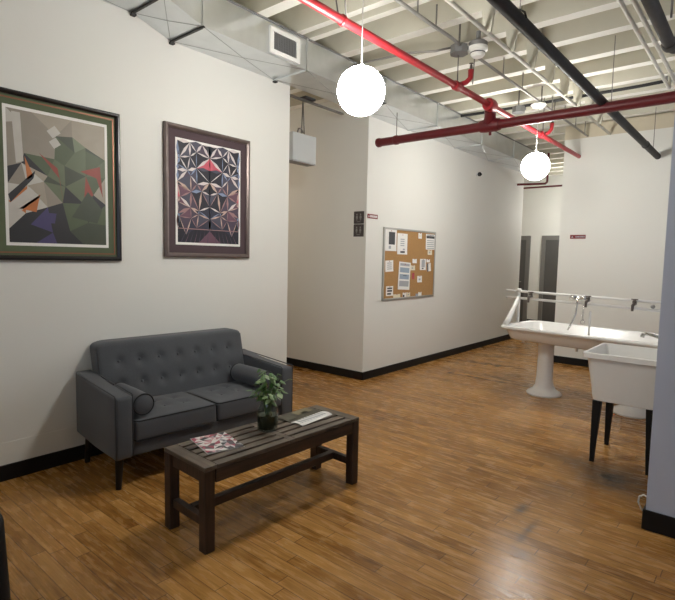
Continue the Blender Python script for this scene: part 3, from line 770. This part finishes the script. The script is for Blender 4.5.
# ------------------------------------------------------------------ signs
def pict_sign(zc_, label):
    q = thing('restroom_sign', label, 'sign', (-3.838, 4.96, zc_), 0, 'square signs by the passage corner')
    bm = B(); box(bm, -0.076, 0.076, -0.009, -0.001, -0.074, 0.074); done('plate', bm, 'signdark', q, bevel=0.002)
    bm = B()
    for x in (-0.028, 0.028):
        pts = [(x+0.011*math.cos(2*PI*k/10), -0.0098, 0.036+0.011*math.sin(2*PI*k/10)) for k in range(10)]; quad(bm, pts)
        quad(bm, [(x-0.012,-0.0098,0.022),(x+0.012,-0.0098,0.022),(x+0.016,-0.0098,-0.012),(x-0.016,-0.0098,-0.012)])
        quad(bm, [(x-0.009,-0.0098,-0.012),(x-0.002,-0.0098,-0.012),(x-0.002,-0.0098,-0.036),(x-0.009,-0.0098,-0.036)])
        quad(bm, [(x+0.002,-0.0098,-0.012),(x+0.009,-0.0098,-0.012),(x+0.009,-0.0098,-0.036),(x+0.002,-0.0098,-0.036)])
    quad(bm, [(-0.03,-0.0098,-0.048),(0.03,-0.0098,-0.048),(0.03,-0.0098,-0.054),(-0.03,-0.0098,-0.054)])
    done('pictogram', bm, 'pict', q)
pict_sign(1.982, 'square dark sign by the passage corner, upper of two')
pict_sign(1.827, 'square dark sign by the passage corner, lower of two')
q = thing('strip_sign', 'small red and white strip sign beside the square dark signs', 'sign', (W, 5.085, 2.0), 0)
bm = B(); box(bm, 0.001, 0.006, -0.105, 0.10, -0.026, 0.026); done('plate', bm, 'signred', q)
bm = B()
for k, (a, b2) in enumerate(((-0.055,-0.036),(-0.030,-0.012),(-0.006,0.012),(0.020,0.036),(0.042,0.060),(0.066,0.085))): quad(bm, [(0.0066,a,-0.013),(0.0066,b2,-0.013),(0.0066,b2,0.013),(0.0066,a,0.013)])
quad(bm, [(0.0066,-0.095,-0.010),(0.0066,-0.068,-0.010),(0.0066,-0.082,0.014)])
done('lettering', bm, 'paper', q)
q = thing('strip_sign', 'small dark red strip sign alone on the far wall above the trough', 'sign', (-2.135, 7.9, 1.862), 0)
bm = B(); box(bm, -0.105, 0.105, -0.006, -0.001, -0.028, 0.028); done('plate', bm, 'signred', q)
bm = B()
for k in range(7): quad(bm, [(-0.03+k*0.018,-0.0066,-0.010),(-0.018+k*0.018,-0.0066,-0.010),(-0.018+k*0.018,-0.0066,0.010),(-0.03+k*0.018,-0.0066,0.010)])
quad(bm, [(-0.09,-0.0066,-0.012),(-0.06,-0.0066,-0.012),(-0.075,-0.0066,0.014)])
done('lettering', bm, 'inkg', q)

# ------------------------------------------------------------------ sofa
sofa = thing('loveseat_sofa', 'charcoal grey two-seat tufted sofa against the left wall', 'sofa', (-3.309, 2.244, 0), math.radians(-4))
sofa.scale = (1, 0.970, 1)
def L_(x, y): return x+3.35, y-2.245
sx0, sx1 = -0.335, 0.335      # back / front in local x
for s, nm in ((-1,'arm'),(1,'arm')):
    bm = B()
    yc = s*(0.745-0.059)
    rbox(bm, (0.0, yc, 0.41), (0.338, 0.060, 0.212), 0.022, (6,3,4), lambda p, n: Vector((p.x, p.y, p.z+ (0.02*(-p.x/0.33) if p.z > 0 else 0.0) + 0.02*max(0,-p.x)/0.33)))
    arm = done('arm', bm, 'fabric', sofa, smooth=True)
    bm = B()
    for yy in (yc-0.056, yc+0.056):
        tube(bm, [(-0.32,yy,0.648),(0.322,yy,0.612),(0.334,yy,0.60),(0.334,yy,0.215)], 0.004, 6)
    done('arm_piping', bm, 'piping2', arm, smooth=True)
bm = B(); rbox(bm, (0.0, 0, 0.250), (0.315, 0.63, 0.052), 0.015, (3,6,2)); done('seat_rail', bm, 'fabric', sofa, smooth=True)
# backrest with two rows of buttons
by = [-0.477+0.159*k for k in range(7)]
bz = (0.715, 0.555)
BC = Vector((-0.235, 0, 0.605)); BH = (0.075, 0.632, 0.255)
def back_disp(p, n):
    y = p.y; z = p.z
    if n.x > 0.5:
        for b_ in by:
            for zz in bz:
                d2 = ((y-b_)**2 + (z+BC.z-zz)**2)
                p = p - Vector((0.022*math.exp(-d2/(2*0.024**2)), 0, 0))
        p = p + Vector((0.014*max(0,(1-(y/0.63)**2))*max(0,1-(z/0.25)**2), 0, 0))
    # top corners fall away
    if z > 0.1:
        k = max(0, abs(y)-0.53)/0.10
        p = p - Vector((0,0,0.022*k*k*(z-0.1)/0.15))
    p = p - Vector((0,0,0)) 
    lean = (p.z+0.255)*0.24
    return Vector((p.x-lean+0.045, p.y*(1-0.0*p.z), p.z))
bm = B(); rbox(bm, BC, BH, 0.028, (3,72,30), back_disp)
back = done('backrest', bm, 'fabric', sofa, smooth=True)
def back_x(z): return BC.x + BH[0] - (z-BC.z+0.255)*0.24 + 0.045
for b_ in by:
    for zz in bz:
        bm = B(); bmesh.ops.create_uvsphere(bm, u_segments=10, v_segments=6, radius=0.011)
        bmesh.ops.scale(bm, vec=(0.5,1,1), verts=bm.verts)
        yy = 0.014*max(0,(1-(b_/0.63)**2))*max(0,1-((zz-BC.z)/0.25)**2)
        done('button', bm, 'fabric', back, (back_x(zz)-0.019+yy, b_, zz), smooth=True)
bm = B()
for s in (-1,1):
    tube(bm, [(back_x(z_)-0.012, s*0.626, z_) for z_ in (0.40,0.5,0.6,0.7,0.78,0.82)], 0.004, 6)
done('back_piping', bm, 'piping2', back, smooth=True)
for s in (-1, 1):
    yc = s*0.3145+0.012
    bts = [(0.0, yc-0.15), (0.0, yc), (0.0, yc+0.15), (0.14, yc-0.15), (0.14, yc), (0.14, yc+0.15)]
    def cd(p, n, yc=yc, bts=bts):
        if n.z > 0.5:
            for (bx_, by_) in bts:
                d2 = (p.x+0.085-bx_)**2 + (p.y+yc-by_)**2
                p = p - Vector((0,0,0.014*math.exp(-d2/(2*0.026**2))))
            p = p + Vector((0,0,0.016*max(0,1-(p.x/0.25)**2)*max(0,1-(p.y/0.31)**2)))
        return p
    bm = B(); rbox(bm, (0.085, yc, 0.362), (0.250, 0.308, 0.068), 0.022, (22,28,3), cd)
    cu = done('seat_cushion', bm, 'fabric', sofa, smooth=True)
    bm = B()
    for z_ in (0.425, 0.298):
        tube(bm, [(-0.15,yc-0.304,z_),(0.31,yc-0.304,z_),(0.330,yc-0.285,z_),(0.332,yc,z_+0.001),(0.330,yc+0.285,z_),(0.31,yc+0.304,z_),(-0.15,yc+0.304,z_)], 0.0048, 6)
    done('cushion_piping', bm, 'piping', cu, smooth=True)
    for (bx_, by_) in bts:
        bm = B(); bmesh.ops.create_uvsphere(bm, u_segments=8, v_segments=6, radius=0.009); bmesh.ops.scale(bm, vec=(1,1,0.5), verts=bm.verts)
        z_ = 0.430+0.016*max(0,1-((bx_-0.085)/0.25)**2)*max(0,1-((by_-yc)/0.31)**2)-0.012
        done('button', bm, 'fabric', cu, (bx_,by_,z_), smooth=True)
for (x, y) in ((0.29,-0.71),(0.29,0.71),(-0.29,-0.69),(-0.29,0.69)):
    bm = B(); sy = -1 if y < 0 else 1
    tube(bm, [(x,y,0.0),(x-0.015*(1 if x>0 else -1),y-0.014*sy,0.20)], [0.018,0.027], 14); done('leg', bm, 'leg', sofa, smooth=True, autosm=0.7)
def bolster(y, z, x0, x1, r, label, rz):
    q = thing('bolster_pillow', label, 'pillow', (x0, y, z), rz, 'bolsters on the sofa')
    l = x1-x0
    bm = B(); n = 14
    prof = [(0,0),(r*0.7,0.0),(r*0.93,0.008),(r,0.02)] + [(r*(1+0.03*math.sin(PI*k/n)), 0.02+(l-0.04)*k/n) for k in range(1,n)] + [(r,l-0.02),(r*0.93,l-0.008),(r*0.7,l),(0,l+0.004)]
    lathe(bm, prof, 28, M4=Matrix.Rotation(PI/2,4,'Y')); done('cover', bm, 'fabric', q, smooth=True)
    for xx in (0.008, l-0.008):
        bm = B(); pts = [(xx, r*0.96*math.cos(2*PI*k/24), r*0.96*math.sin(2*PI*k/24)) for k in range(25)]; tube(bm, pts, 0.005, 6, caps=False)
        done('piping', bm, 'piping', q, smooth=True)
bolster(1.728, 0.522, -3.44, -3.035, 0.071, 'cylindrical grey bolster lying by the left sofa arm', math.radians(-4))
bolster(2.738, 0.518, -3.385, -2.965, 0.072, 'cylindrical grey bolster lying by the right sofa arm', math.radians(-4))

# ------------------------------------------------------------------ coffee table
tx0, tx1, ty0, ty1, th = -2.429, -2.033, 1.478, 2.656, 0.448
tb = thing('slatted_coffee_table', 'dark weathered wooden slatted coffee table in front of the sofa', 'table', ((tx0+tx1)/2, (ty0+ty1)/2, 0), math.radians(-2.5))
hx, hy = (tx1-tx0)/2, (ty1-ty0)/2
lw = 0.029
for sx in (-1,1):
    for sy in (-1,1):
        bm = B(); box(bm, sx*(hx-lw)-lw, sx*(hx-lw)+lw, sy*(hy-lw)-lw, sy*(hy-lw)+lw, 0, th-0.024); done('leg', bm, 'legwood', tb, bevel=0.003)
for sy in (-1,1):
    bm = B(); a = sy*(hy-0.036); box(bm, -hx, hx, a-0.036, a+0.036, th-0.023, th); done('end_board', bm, 'slatx', tb, bevel=0.003)
    bm = B(); a = sy*(hy-0.032); box(bm, -hx+0.064, hx-0.064, a-0.018, a+0.018, th-0.092, th-0.024); done('end_apron', bm, 'legwood', tb)
    bm = B(); box(bm, -hx+0.064, hx-0.064, a-0.018, a+0.018, 0.125, 0.172); done('end_stretcher', bm, 'legwood', tb, bevel=0.003)
for sx in (-1,1):
    bm = B(); a = sx*(hx-0.012); box(bm, a-0.012, a+0.012, -hy+0.064, hy-0.064, th-0.092, th-0.024); done('side_apron', bm, 'apron', tb, bevel=0.002)
bm = B(); box(bm, -0.022, 0.022, -hy+0.05, hy-0.05, 0.128, 0.176); done('long_stretcher', bm, 'apron', tb, bevel=0.003)
ns = 6; gap = 0.018; sw = (2*hx-(ns-1)*gap)/ns
for k in range(ns):
    a = -hx+k*(sw+gap)
    for (ya, yb) in ((-hy+0.075, -0.021), (0.021, hy-0.075)):
        bm = B(); box(bm, a, a+sw, ya, yb, th-0.022, th); done('slat', bm, 'slat', tb, bevel=0.003)
bm = B(); box(bm, -hx, hx, -0.0195, 0.0195, th-0.0225, th-0.001); done('center_board', bm, 'slat', tb, bevel=0.002)

# glass jar of water with cuttings
vx, vy = -2.268, 2.071
vs = thing('glass_jar', 'clear glass jar of dark water on the coffee table', 'vase', (vx, vy, th+0.001))
po = [(0,0),(0.052,0),(0.060,0.006),(0.062,0.03),(0.062,0.085),(0.055,0.112),(0.045,0.128),(0.044,0.150),(0.047,0.154)]
pi_ = [(0.044,0.154),(0.041,0.150),(0.042,0.128),(0.052,0.110),(0.059,0.084),(0.059,0.03),(0.056,0.010),(0,0.008)]
po = [(r*1.04, z*1.22) for r, z in po]; pi_ = [(r*1.04, z*1.22) for r, z in pi_]
bm = B(); lathe(bm, po+pi_, 28); done('jar_glass', bm, 'vaseglass', vs, smooth=True)
bm = B(); lathe(bm, [(0,0.012),(0.056,0.013),(0.0595,0.035),(0.0595,0.092),(0,0.092)], 24); done('water', bm, 'water', vs, smooth=True, autosm=0.6)
pl = thing('pothos_cutting', 'leafy green pothos cuttings standing in the glass jar', 'plant', (vx, vy, th+0.105))
rnd = random.Random(11)
bs = B(); bl = B(); br = B()
tips = []
for i in range(30):
    a = rnd.uniform(0, 2*PI); r_ = rnd.uniform(0.015, 0.115); h_ = rnd.uniform(0.125, 0.265) - r_*0.2
    x, y = r_*math.cos(a), r_*math.sin(a)
    pts = [(0.012*math.cos(a),0.012*math.sin(a),-0.01),(0.026*math.cos(a),0.026*math.sin(a),0.07),(x*0.6,y*0.6,h_*0.65),(x,y,h_)]
    tube(bs, pts, [0.003,0.003,0.0025,0.0018], 6)
    tips.append((Vector((x,y,h_)), a))
    if i % 2 == 0: tips.append((Vector((x*0.65,y*0.65,h_*0.72)), a+rnd.uniform(-1.2,1.2)))
    tips.append((Vector((x*0.8,y*0.8,h_*0.9)), a+rnd.uniform(-2,2)))
tips.append((Vector((0.02,-0.085,0.285)), -1.6))
tube(bs, [(0.0,0.0,0.05),(0.01,-0.04,0.18),(0.02,-0.08,0.285)], 0.0018, 6)
tips.append((Vector((0.03,0.155,0.185)), 1.6)); tube(bs, [(0.0,0.0,0.06),(0.015,0.08,0.16),(0.03,0.15,0.185)], 0.0018, 6)
for ti, (p_, a) in enumerate(tips):
    l = rnd.uniform(0.034, 0.056) * (0.55 if ti >= len(tips)-2 else 1); w_ = l*rnd.uniform(0.30, 0.38); droop = rnd.uniform(-0.2, 0.7)
    d = Vector((math.cos(a), math.sin(a), -droop)).normalized(); s_ = Vector((-math.sin(a), math.cos(a), rnd.uniform(-.4,.4))).normalized(); u_ = d.cross(s_)
    mi = 1 if rnd.random() < 0.22 else 0
    prof = [(0,0.05),(0.12,0.75),(0.3,1.0),(0.55,0.85),(0.8,0.42),(1.0,0.0)]
    mid = []; lf = []; rt = []
    for t_, ww in prof:
        c_ = p_ + d*(l*t_) - Vector((0,0,1))*(l*0.25*t_*t_)
        mid.append(bl.verts.new(c_)); lf.append(bl.verts.new(c_+s_*w_*ww-u_*0.006*ww)); rt.append(bl.verts.new(c_-s_*w_*ww-u_*0.006*ww))
    for k in range(len(prof)-1):
        for side in (lf, rt):
            f_ = bl.faces.new([mid[k], mid[k+1], side[k+1], side[k]]); f_.material_index = mi
for i in range(12):
    a = rnd.uniform(0,2*PI); tube(br, [(0.006*math.cos(a),0.006*math.sin(a),0.015),(0.028*math.cos(a),0.028*math.sin(a),-0.01),(0.045*math.cos(a+0.5),0.045*math.sin(a+0.5),rnd.uniform(-.06,-.02))], 0.0016, 5)
done('foliage', bl, ['leaf','leafpale'], pl, smooth=True)
done('stems', bs, 'stem', pl, smooth=True)
done('roots', br, 'root', pl, smooth=True)

# magazines
def sheet_quad(pts, z, curl=0.0):
    return [(p[0], p[1], z+curl*(i in (2,3))) for i, p in enumerate(pts)]
mgz = thing('magazine', 'glossy magazine with red, white and black pictures at the near end of the table', 'magazine', (-2.30, 1.72, th+0.001), math.radians(-14), 'magazines on the coffee table')
bm = B(); box(bm, -0.135, 0.135, -0.105, 0.105, 0, 0.004); done('pages', bm, 'paper', mgz)
AM = art_mats('cover_ink', [(0.03,0.03,0.035),(0.72,0.70,0.68),(0.34,0.06,0.10),(0.55,0.30,0.32),(0.10,0.08,0.09),(0.36,0.38,0.40)])
rn = random.Random(3)
pts = [(u/9+(rn.uniform(-.06,.06) if 0<u<9 else 0), v/7+(rn.uniform(-.07,.07) if 0<v<7 else 0)) for u in range(10) for v in range(8)]
v_, e_, f_ = triangulate(pts)
bm = B()
for tr in f_: quad(bm, [(-0.134+0.268*v_[i].x, -0.104+0.208*v_[i].y, 0.0046) for i in tr], rn.choice([0,1,1,1,2,3,4,5,4]))
done('cover', bm, AM, mgz)
m2 = thing('magazine', 'open magazine with a white right page at the far end of the table', 'magazine', (-2.285, 2.40, th+0.001), math.radians(4), 'magazines on the coffee table')
def page(x0, x1, y0, y1, mi_name, name, hump):
    bm = B(); n = 6
    vs_ = [[bm.verts.new((x0+(x1-x0)*k/n, y, 0.003+hump*math.sin(PI*k/n))) for y in (y0,y1)] for k in range(n+1)]
    for k in range(n): bm.faces.new([vs_[k][0], vs_[k+1][0], vs_[k+1][1], vs_[k][1]])
    r = bmesh.ops.extrude_face_region(bm, geom=list(bm.faces)); bmesh.ops.translate(bm, verts=[v for v in r['geom'] if isinstance(v, bmesh.types.BMVert)], vec=(0,0,-0.003))
    return done(name, bm, mi_name, m2)
AP = art_mats('page_ink', [(0.055,0.05,0.03),(0.22,0.19,0.11),(0.10,0.09,0.06)])
page(-0.11, 0.028, -0.155, 0.155, AP[0], 'picture_page', 0.006)
page(0.030, 0.125, -0.155, 0.155, 'paper', 'text_page', 0.008)
bm = B()
for (u0,u1,v0,v1,mi) in ((-0.09,-0.02,-0.02,0.13,1),(-0.08,0.0,-0.13,-0.06,2),(-0.05,-0.01,0.02,0.08,0)): quad(bm, [(u0,v0,0.0095),(u1,v0,0.0095),(u1,v1,0.0095),(u0,v1,0.0095)], mi)
done('photo', bm, AP, m2)
bm = B()
for k in range(9): quad(bm, [(0.05,-0.13+k*0.029,0.0125),(0.105,-0.13+k*0.029,0.0125),(0.105,-0.118+k*0.029,0.0125),(0.05,-0.118+k*0.029,0.0125)])
done('text_block', bm, 'inkg', m2)

# ------------------------------------------------------------------ wash trough and its rail
ROT = math.radians(-8)
tr_ = thing('wash_trough', 'long white enamel wash trough standing on two flared pedestals', 'sink', (-1.86, 5.9, 0), ROT)
def stadium(l0, l1, hw, rad, z, n=6):
    pts = []
    for (cx, cy, a0) in ((l1-rad, hw-rad, 0),(l0+rad, hw-rad, PI/2),(l0+rad, -hw+rad, PI),(l1-rad, -hw+rad, 1.5*PI)):
        for k in range(n+1):
            a = a0+PI/2*k/n; pts.append((cx+rad*math.cos(a), cy+rad*math.sin(a), z))
    return pts
def loft(bm, loops, cap0=True, cap1=True):
    vs_ = [[bm.verts.new(p) for p in lp] for lp in loops]
    for a, b2 in zip(vs_, vs_[1:]):
        n = len(a)
        for k in range(n): bm.faces.new([a[k], a[(k+1)%n], b2[(k+1)%n], b2[k]])
    if cap0: bm.faces.new(vs_[0][::-1])
    if cap1: bm.faces.new(vs_[-1])
u0, u1, hw = -0.385, 1.36, 0.42
bm = B()
def S(ins, z, rad): return stadium(u0+ins, u1-ins, hw-ins, max(0.04, rad-ins*0.5), z)
loft(bm, [S(0.13,0.620,0.13), S(0.09,0.640,0.13), S(0.055,0.72,0.13), S(0.045,0.738,0.13), S(0.012,0.742,0.13), S(0.0,0.752,0.13), S(0.0,0.770,0.13), S(0.012,0.781,0.13), S(0.04,0.782,0.13), S(0.06,0.770,0.13), S(0.09,0.69,0.17), S(0.14,0.665,0.15)])
done('basin', bm, 'white', tr_, smooth=True, autosm=0.9)
for u in (0.0, 0.92):
    bm = B(); lathe(bm, [(0,0),(0.185,0),(0.19,0.015),(0.175,0.035),(0.125,0.065),(0.098,0.11),(0.090,0.2),(0.082,0.45),(0.085,0.56),(0.10,0.60),(0.12,0.619),(0,0.619)], 28, (u,0,0)); done('pedestal', bm, 'white', tr_, smooth=True, autosm=0.9)
for u, v in ((-0.20,-0.15),(0.42,-0.2)):
    bm = B(); tube(bm, [(u,v,0.64),(u,v,0.575)], 0.014, 10); done('drain_stub', bm, 'white_metal', tr_, smooth=True)
rl = thing('rinse_rail', 'pair of white water pipes with taps running above the wash trough', 'tap rail', (-1.86, 5.9, 0), ROT)
for z in (1.145, 1.066):
    bm = B(); tube(bm, [(-0.52,0,z+0.004),(1.395,0,z-0.02)], 0.0145, 10); done('water_pipe', bm, 'white_metal', rl, smooth=True)
# end bracket
bm = B(); tube(bm, [(-0.36,0,0.676),(-0.36,0,0.9),(-0.36,0,1.16)], 0.018, 10); tube(bm, [(-0.345,-0.30,0.775),(-0.35,-0.22,0.84),(-0.355,-0.10,0.97),(-0.36,0,1.10)], [0.034,0.032,0.024,0.016], 10); lathe(bm, [(0,0),(0.03,0),(0.03,0.03),(0.02,0.045),(0,0.045)], 12, (-0.36,0,1.135)); done('end_bracket', bm, 'white', rl, smooth=True)
bm = B(); tube(bm, [(1.28,0,0.676),(1.28,0,1.14)], 0.018, 10); done('end_bracket', bm, 'white', rl, smooth=True)
bm = B(); tube(bm, [(0.465,-0.03,0.676),(0.465,-0.03,0.99)], 0.013, 8); done('standpipe', bm, 'white', rl, smooth=True)
# mixing tap with hose
bm = B(); tube(bm, [(0.25,-0.03,1.115),(0.42,-0.03,1.115)], 0.02, 10); lathe(bm, [(0,0),(0.032,0),(0.036,0.02),(0.036,0.04),(0.02,0.05),(0,0.05)], 14, (0.28,-0.03,1.10)); lathe(bm, [(0,0),(0.03,0),(0.034,0.02),(0.034,0.035),(0.02,0.045),(0,0.045)], 14, (0.39,-0.03,1.10)); tap = done('mixer_tap', bm, 'chrome', rl, smooth=True)
bm = B(); tube(bm, [(0.33,-0.04,1.11),(0.335,-0.06,1.04),(0.335,-0.075,0.95),(0.31,-0.09,0.86),(0.285,-0.10,0.80),(0.275,-0.11,0.775)], 0.010, 8); done('hose', bm, 'chrome', tap, smooth=True)
def bib(u, name='tap', m='brass', s=1.0):
    bm = B(); tube(bm, [(u,0,1.10),(u,-0.045*s,1.10),(u,-0.075*s,1.085),(u,-0.08*s,1.03)], [0.014,0.016,0.015,0.012], 10); lathe(bm, [(0,0),(0.02,0),(0.02,0.02),(0.012,0.03),(0,0.03)], 10, (u,-0.03,1.11)); t_ = done(name, bm, m, rl, smooth=True)
    bm = B(); tube(bm, [(u-0.03,-0.03,1.145),(u+0.03,-0.03,1.145)], 0.006, 8); done('tap_handle', bm, m, t_, smooth=True)
    return t_
for u in (-0.20, 0.435, 0.88): bib(u)
bm = B(); bmesh.ops.create_uvsphere(bm, u_segments=10, v_segments=8, radius=0.02); done('valve_knob', bm, 'boxgrey', rl, (1.04,-0.02,1.085), smooth=True)
bm = B()
for k in range(9): tube(bm, [(0.40,-0.05,1.05-k*0.018),(0.40,-0.05,1.036-k*0.018)], 0.006 if k % 2 else 0.009, 6)
tube(bm, [(0.40+0.022*math.cos(2*PI*k/12),-0.05,0.868+0.022*math.sin(2*PI*k/12)) for k in range(13)], 0.005, 6, caps=False)
done('plug_chain', bm, 'chrome', rl, smooth=True)

# ------------------------------------------------------------------ laundry tub
lt = thing('laundry_tub', 'white plastic utility sink on four black tapered legs at the right', 'sink', (-0.745, 4.385, 0))
bm = B()
def R4(x, y, z, r): return stadium(-x, x, y, r, z, 4)
loft(bm, [R4(0.200,0.235,0.470,0.03), R4(0.208,0.242,0.474,0.03), R4(0.250,0.285,0.782,0.035), R4(0.252,0.287,0.790,0.03), R4(0.272,0.303,0.792,0.02), R4(0.276,0.306,0.796,0.018), R4(0.276,0.306,0.830,0.018), R4(0.273,0.303,0.834,0.018), R4(0.255,0.285,0.834,0.02), R4(0.251,0.281,0.828,0.025), R4(0.190,0.215,0.53,0.05), R4(0.14,0.16,0.515,0.05)])
done('tub_basin', bm, 'tub', lt, smooth=True, autosm=0.5)
for sx in (-1,1):
    for sy in (-1,1):
        bm = B(); cx, cy = sx*0.175, sy*0.215
        a, b2 = 0.029, 0.015
        loft(bm, [[(cx+sx*0.01-b2,cy+sy*0.02-b2,0),(cx+sx*0.01+b2,cy+sy*0.02-b2,0),(cx+sx*0.01+b2,cy+sy*0.02+b2,0),(cx+sx*0.01-b2,cy+sy*0.02+b2,0)],[(cx-a,cy-a,0.469),(cx+a,cy-a,0.469),(cx+a,cy+a,0.469),(cx-a,cy+a,0.469)]])
        done('leg', bm, 'black', lt, bevel=0.003)
fc = thing('wall_faucet', 'chrome spout reaching over the white plastic utility sink', 'faucet', (-0.44, 4.47, 0.93))
bm = B(); lathe(bm, [(0,0),(0.03,0),(0.03,-0.012),(0,-0.012)], 14, M4=Matrix.Rotation(PI/2,4,'Y')); done('wall_flange', bm, 'chrome', fc, smooth=True, autosm=0.6)
bm = B(); tube(bm, [(-0.01,0,0),(-0.10,0,0.005),(-0.18,0,0.028),(-0.235,0,0.040),(-0.258,0,0.034),(-0.265,0,0.010)], [0.014,0.013,0.012,0.012,0.014,0.015], 12); done('spout', bm, 'chrome', fc, smooth=True)
bm = B(); tube(bm, [(-0.06,-0.06,0.02),(-0.06,0.06,0.02)], 0.01, 8); done('tap_handle', bm, 'chrome', fc, smooth=True)
cl = B(); tube(cl, [(-0.452,3.42,0.13),(-0.475,3.43,0.135),(-0.50,3.45,0.11),(-0.505,3.46,0.07),(-0.49,3.47,0.03),(-0.47,3.47,0.012),(-0.455,3.55,0.012),(-0.458,3.7,0.012)], 0.005, 8)
tag(done('cable_loop', cl, 'white_metal', None, smooth=True), 'loop of white cable poking out low beside the right wall end', 'cable')

# ------------------------------------------------------------------ armchair at the lower left corner
ac = thing('black_armchair', 'black upholstered armchair just showing at the lower left corner', 'chair', (-2.32, 0.20, 0))
for s in (-1, 1):
    bm = B(); rbox(bm, (0, s*0.315, 0.36), (0.40, 0.055, 0.26), 0.04, (4,2,4), lambda p, n: Vector((p.x + (0.085*(0.26-p.z)/0.52 if p.x > 0 else 0), p.y, p.z))); done('arm', bm, 'leather', ac, smooth=True)
bm = B(); rbox(bm, (0.02,0,0.34), (0.36,0.255,0.10), 0.04, (4,4,2)); done('seat_cushion', bm, 'leather', ac, smooth=True)
bm = B(); rbox(bm, (-0.32,0,0.55), (0.08,0.255,0.30), 0.05, (2,4,4)); done('backrest', bm, 'leather', ac, smooth=True)
bm = B(); box(bm, -0.36, 0.36, -0.255, 0.255, 0.11, 0.235); done('seat_base', bm, 'leather', ac, bevel=0.01)
for sx in (-1,1):
    for sy in (-1,1):
        bm = B(); tube(bm, [(sx*0.33,sy*0.31,0),(sx*0.33,sy*0.31,0.11)], [0.015,0.02], 10); done('leg', bm, 'leg', ac, smooth=True)

# ------------------------------------------------------------------ daylight
wd = bpy.data.worlds.new('daylight'); scene.world = wd; wd.use_nodes = True
nt = wd.node_tree
bg = nt.nodes['Background']
bg.inputs['Color'].default_value = (0.62, 0.76, 1.0, 1); bg.inputs['Strength'].default_value = 3.5
for i, (a, b_) in enumerate(wx):
    ld = bpy.data.lights.new('window_portal', 'AREA'); ld.shape = 'RECTANGLE'; ld.size = b_-a; ld.size_y = wz[1]-wz[0]
    ld.cycles.is_portal = True
    lo = bpy.data.objects.new('window_portal', ld); COL.objects.link(lo)
    lo.location = ((a+b_)/2, -4.22, (wz[0]+wz[1])/2); lo.rotation_euler = (PI/2, 0, PI)   # faces into the room (+Y)

# ------------------------------------------------------------------ camera
F, yaw, pit, rol = 513.0, 0.69707, 0.083428, 0.020779
def mm(a): return Matrix(a)
cy_, sy_ = math.cos(yaw), math.sin(yaw); ct, st_ = math.cos(pit), math.sin(pit); cr_, sr_ = math.cos(rol), math.sin(rol)
R = mm(((cr_,-sr_,0),(sr_,cr_,0),(0,0,1))) @ mm(((1,0,0),(0,ct,-st_),(0,st_,ct))) @ mm(((cy_,0,sy_),(0,1,0),(-sy_,0,cy_))) @ mm(((1,0,0),(0,0,-1),(0,1,0)))
cam = bpy.data.cameras.new('camera'); co = bpy.data.objects.new('camera', cam); COL.objects.link(co)
right, up, back_ = R[0], -R[1], -R[2]
mw = Matrix((( right[0], up[0], back_[0], 0), (right[1], up[1], back_[1], 0), (right[2], up[2], back_[2], 1.5), (0,0,0,1)))
co.matrix_world = mw
cam.sensor_fit = 'HORIZONTAL'; cam.sensor_width = 36; cam.lens = F/675*36; cam.clip_start = 0.05
scene.camera = co

scene.view_settings.view_transform = 'Standard'; scene.view_settings.look = 'None'
scene.view_settings.gamma = 1.0; scene.view_settings.use_curve_mapping = False
scene.view_settings.exposure = 0.08
scene.cycles.max_bounces = 8; scene.cycles.diffuse_bounces = 6; scene.cycles.use_denoising = True
scene.cycles.sample_clamp_indirect = 6.0
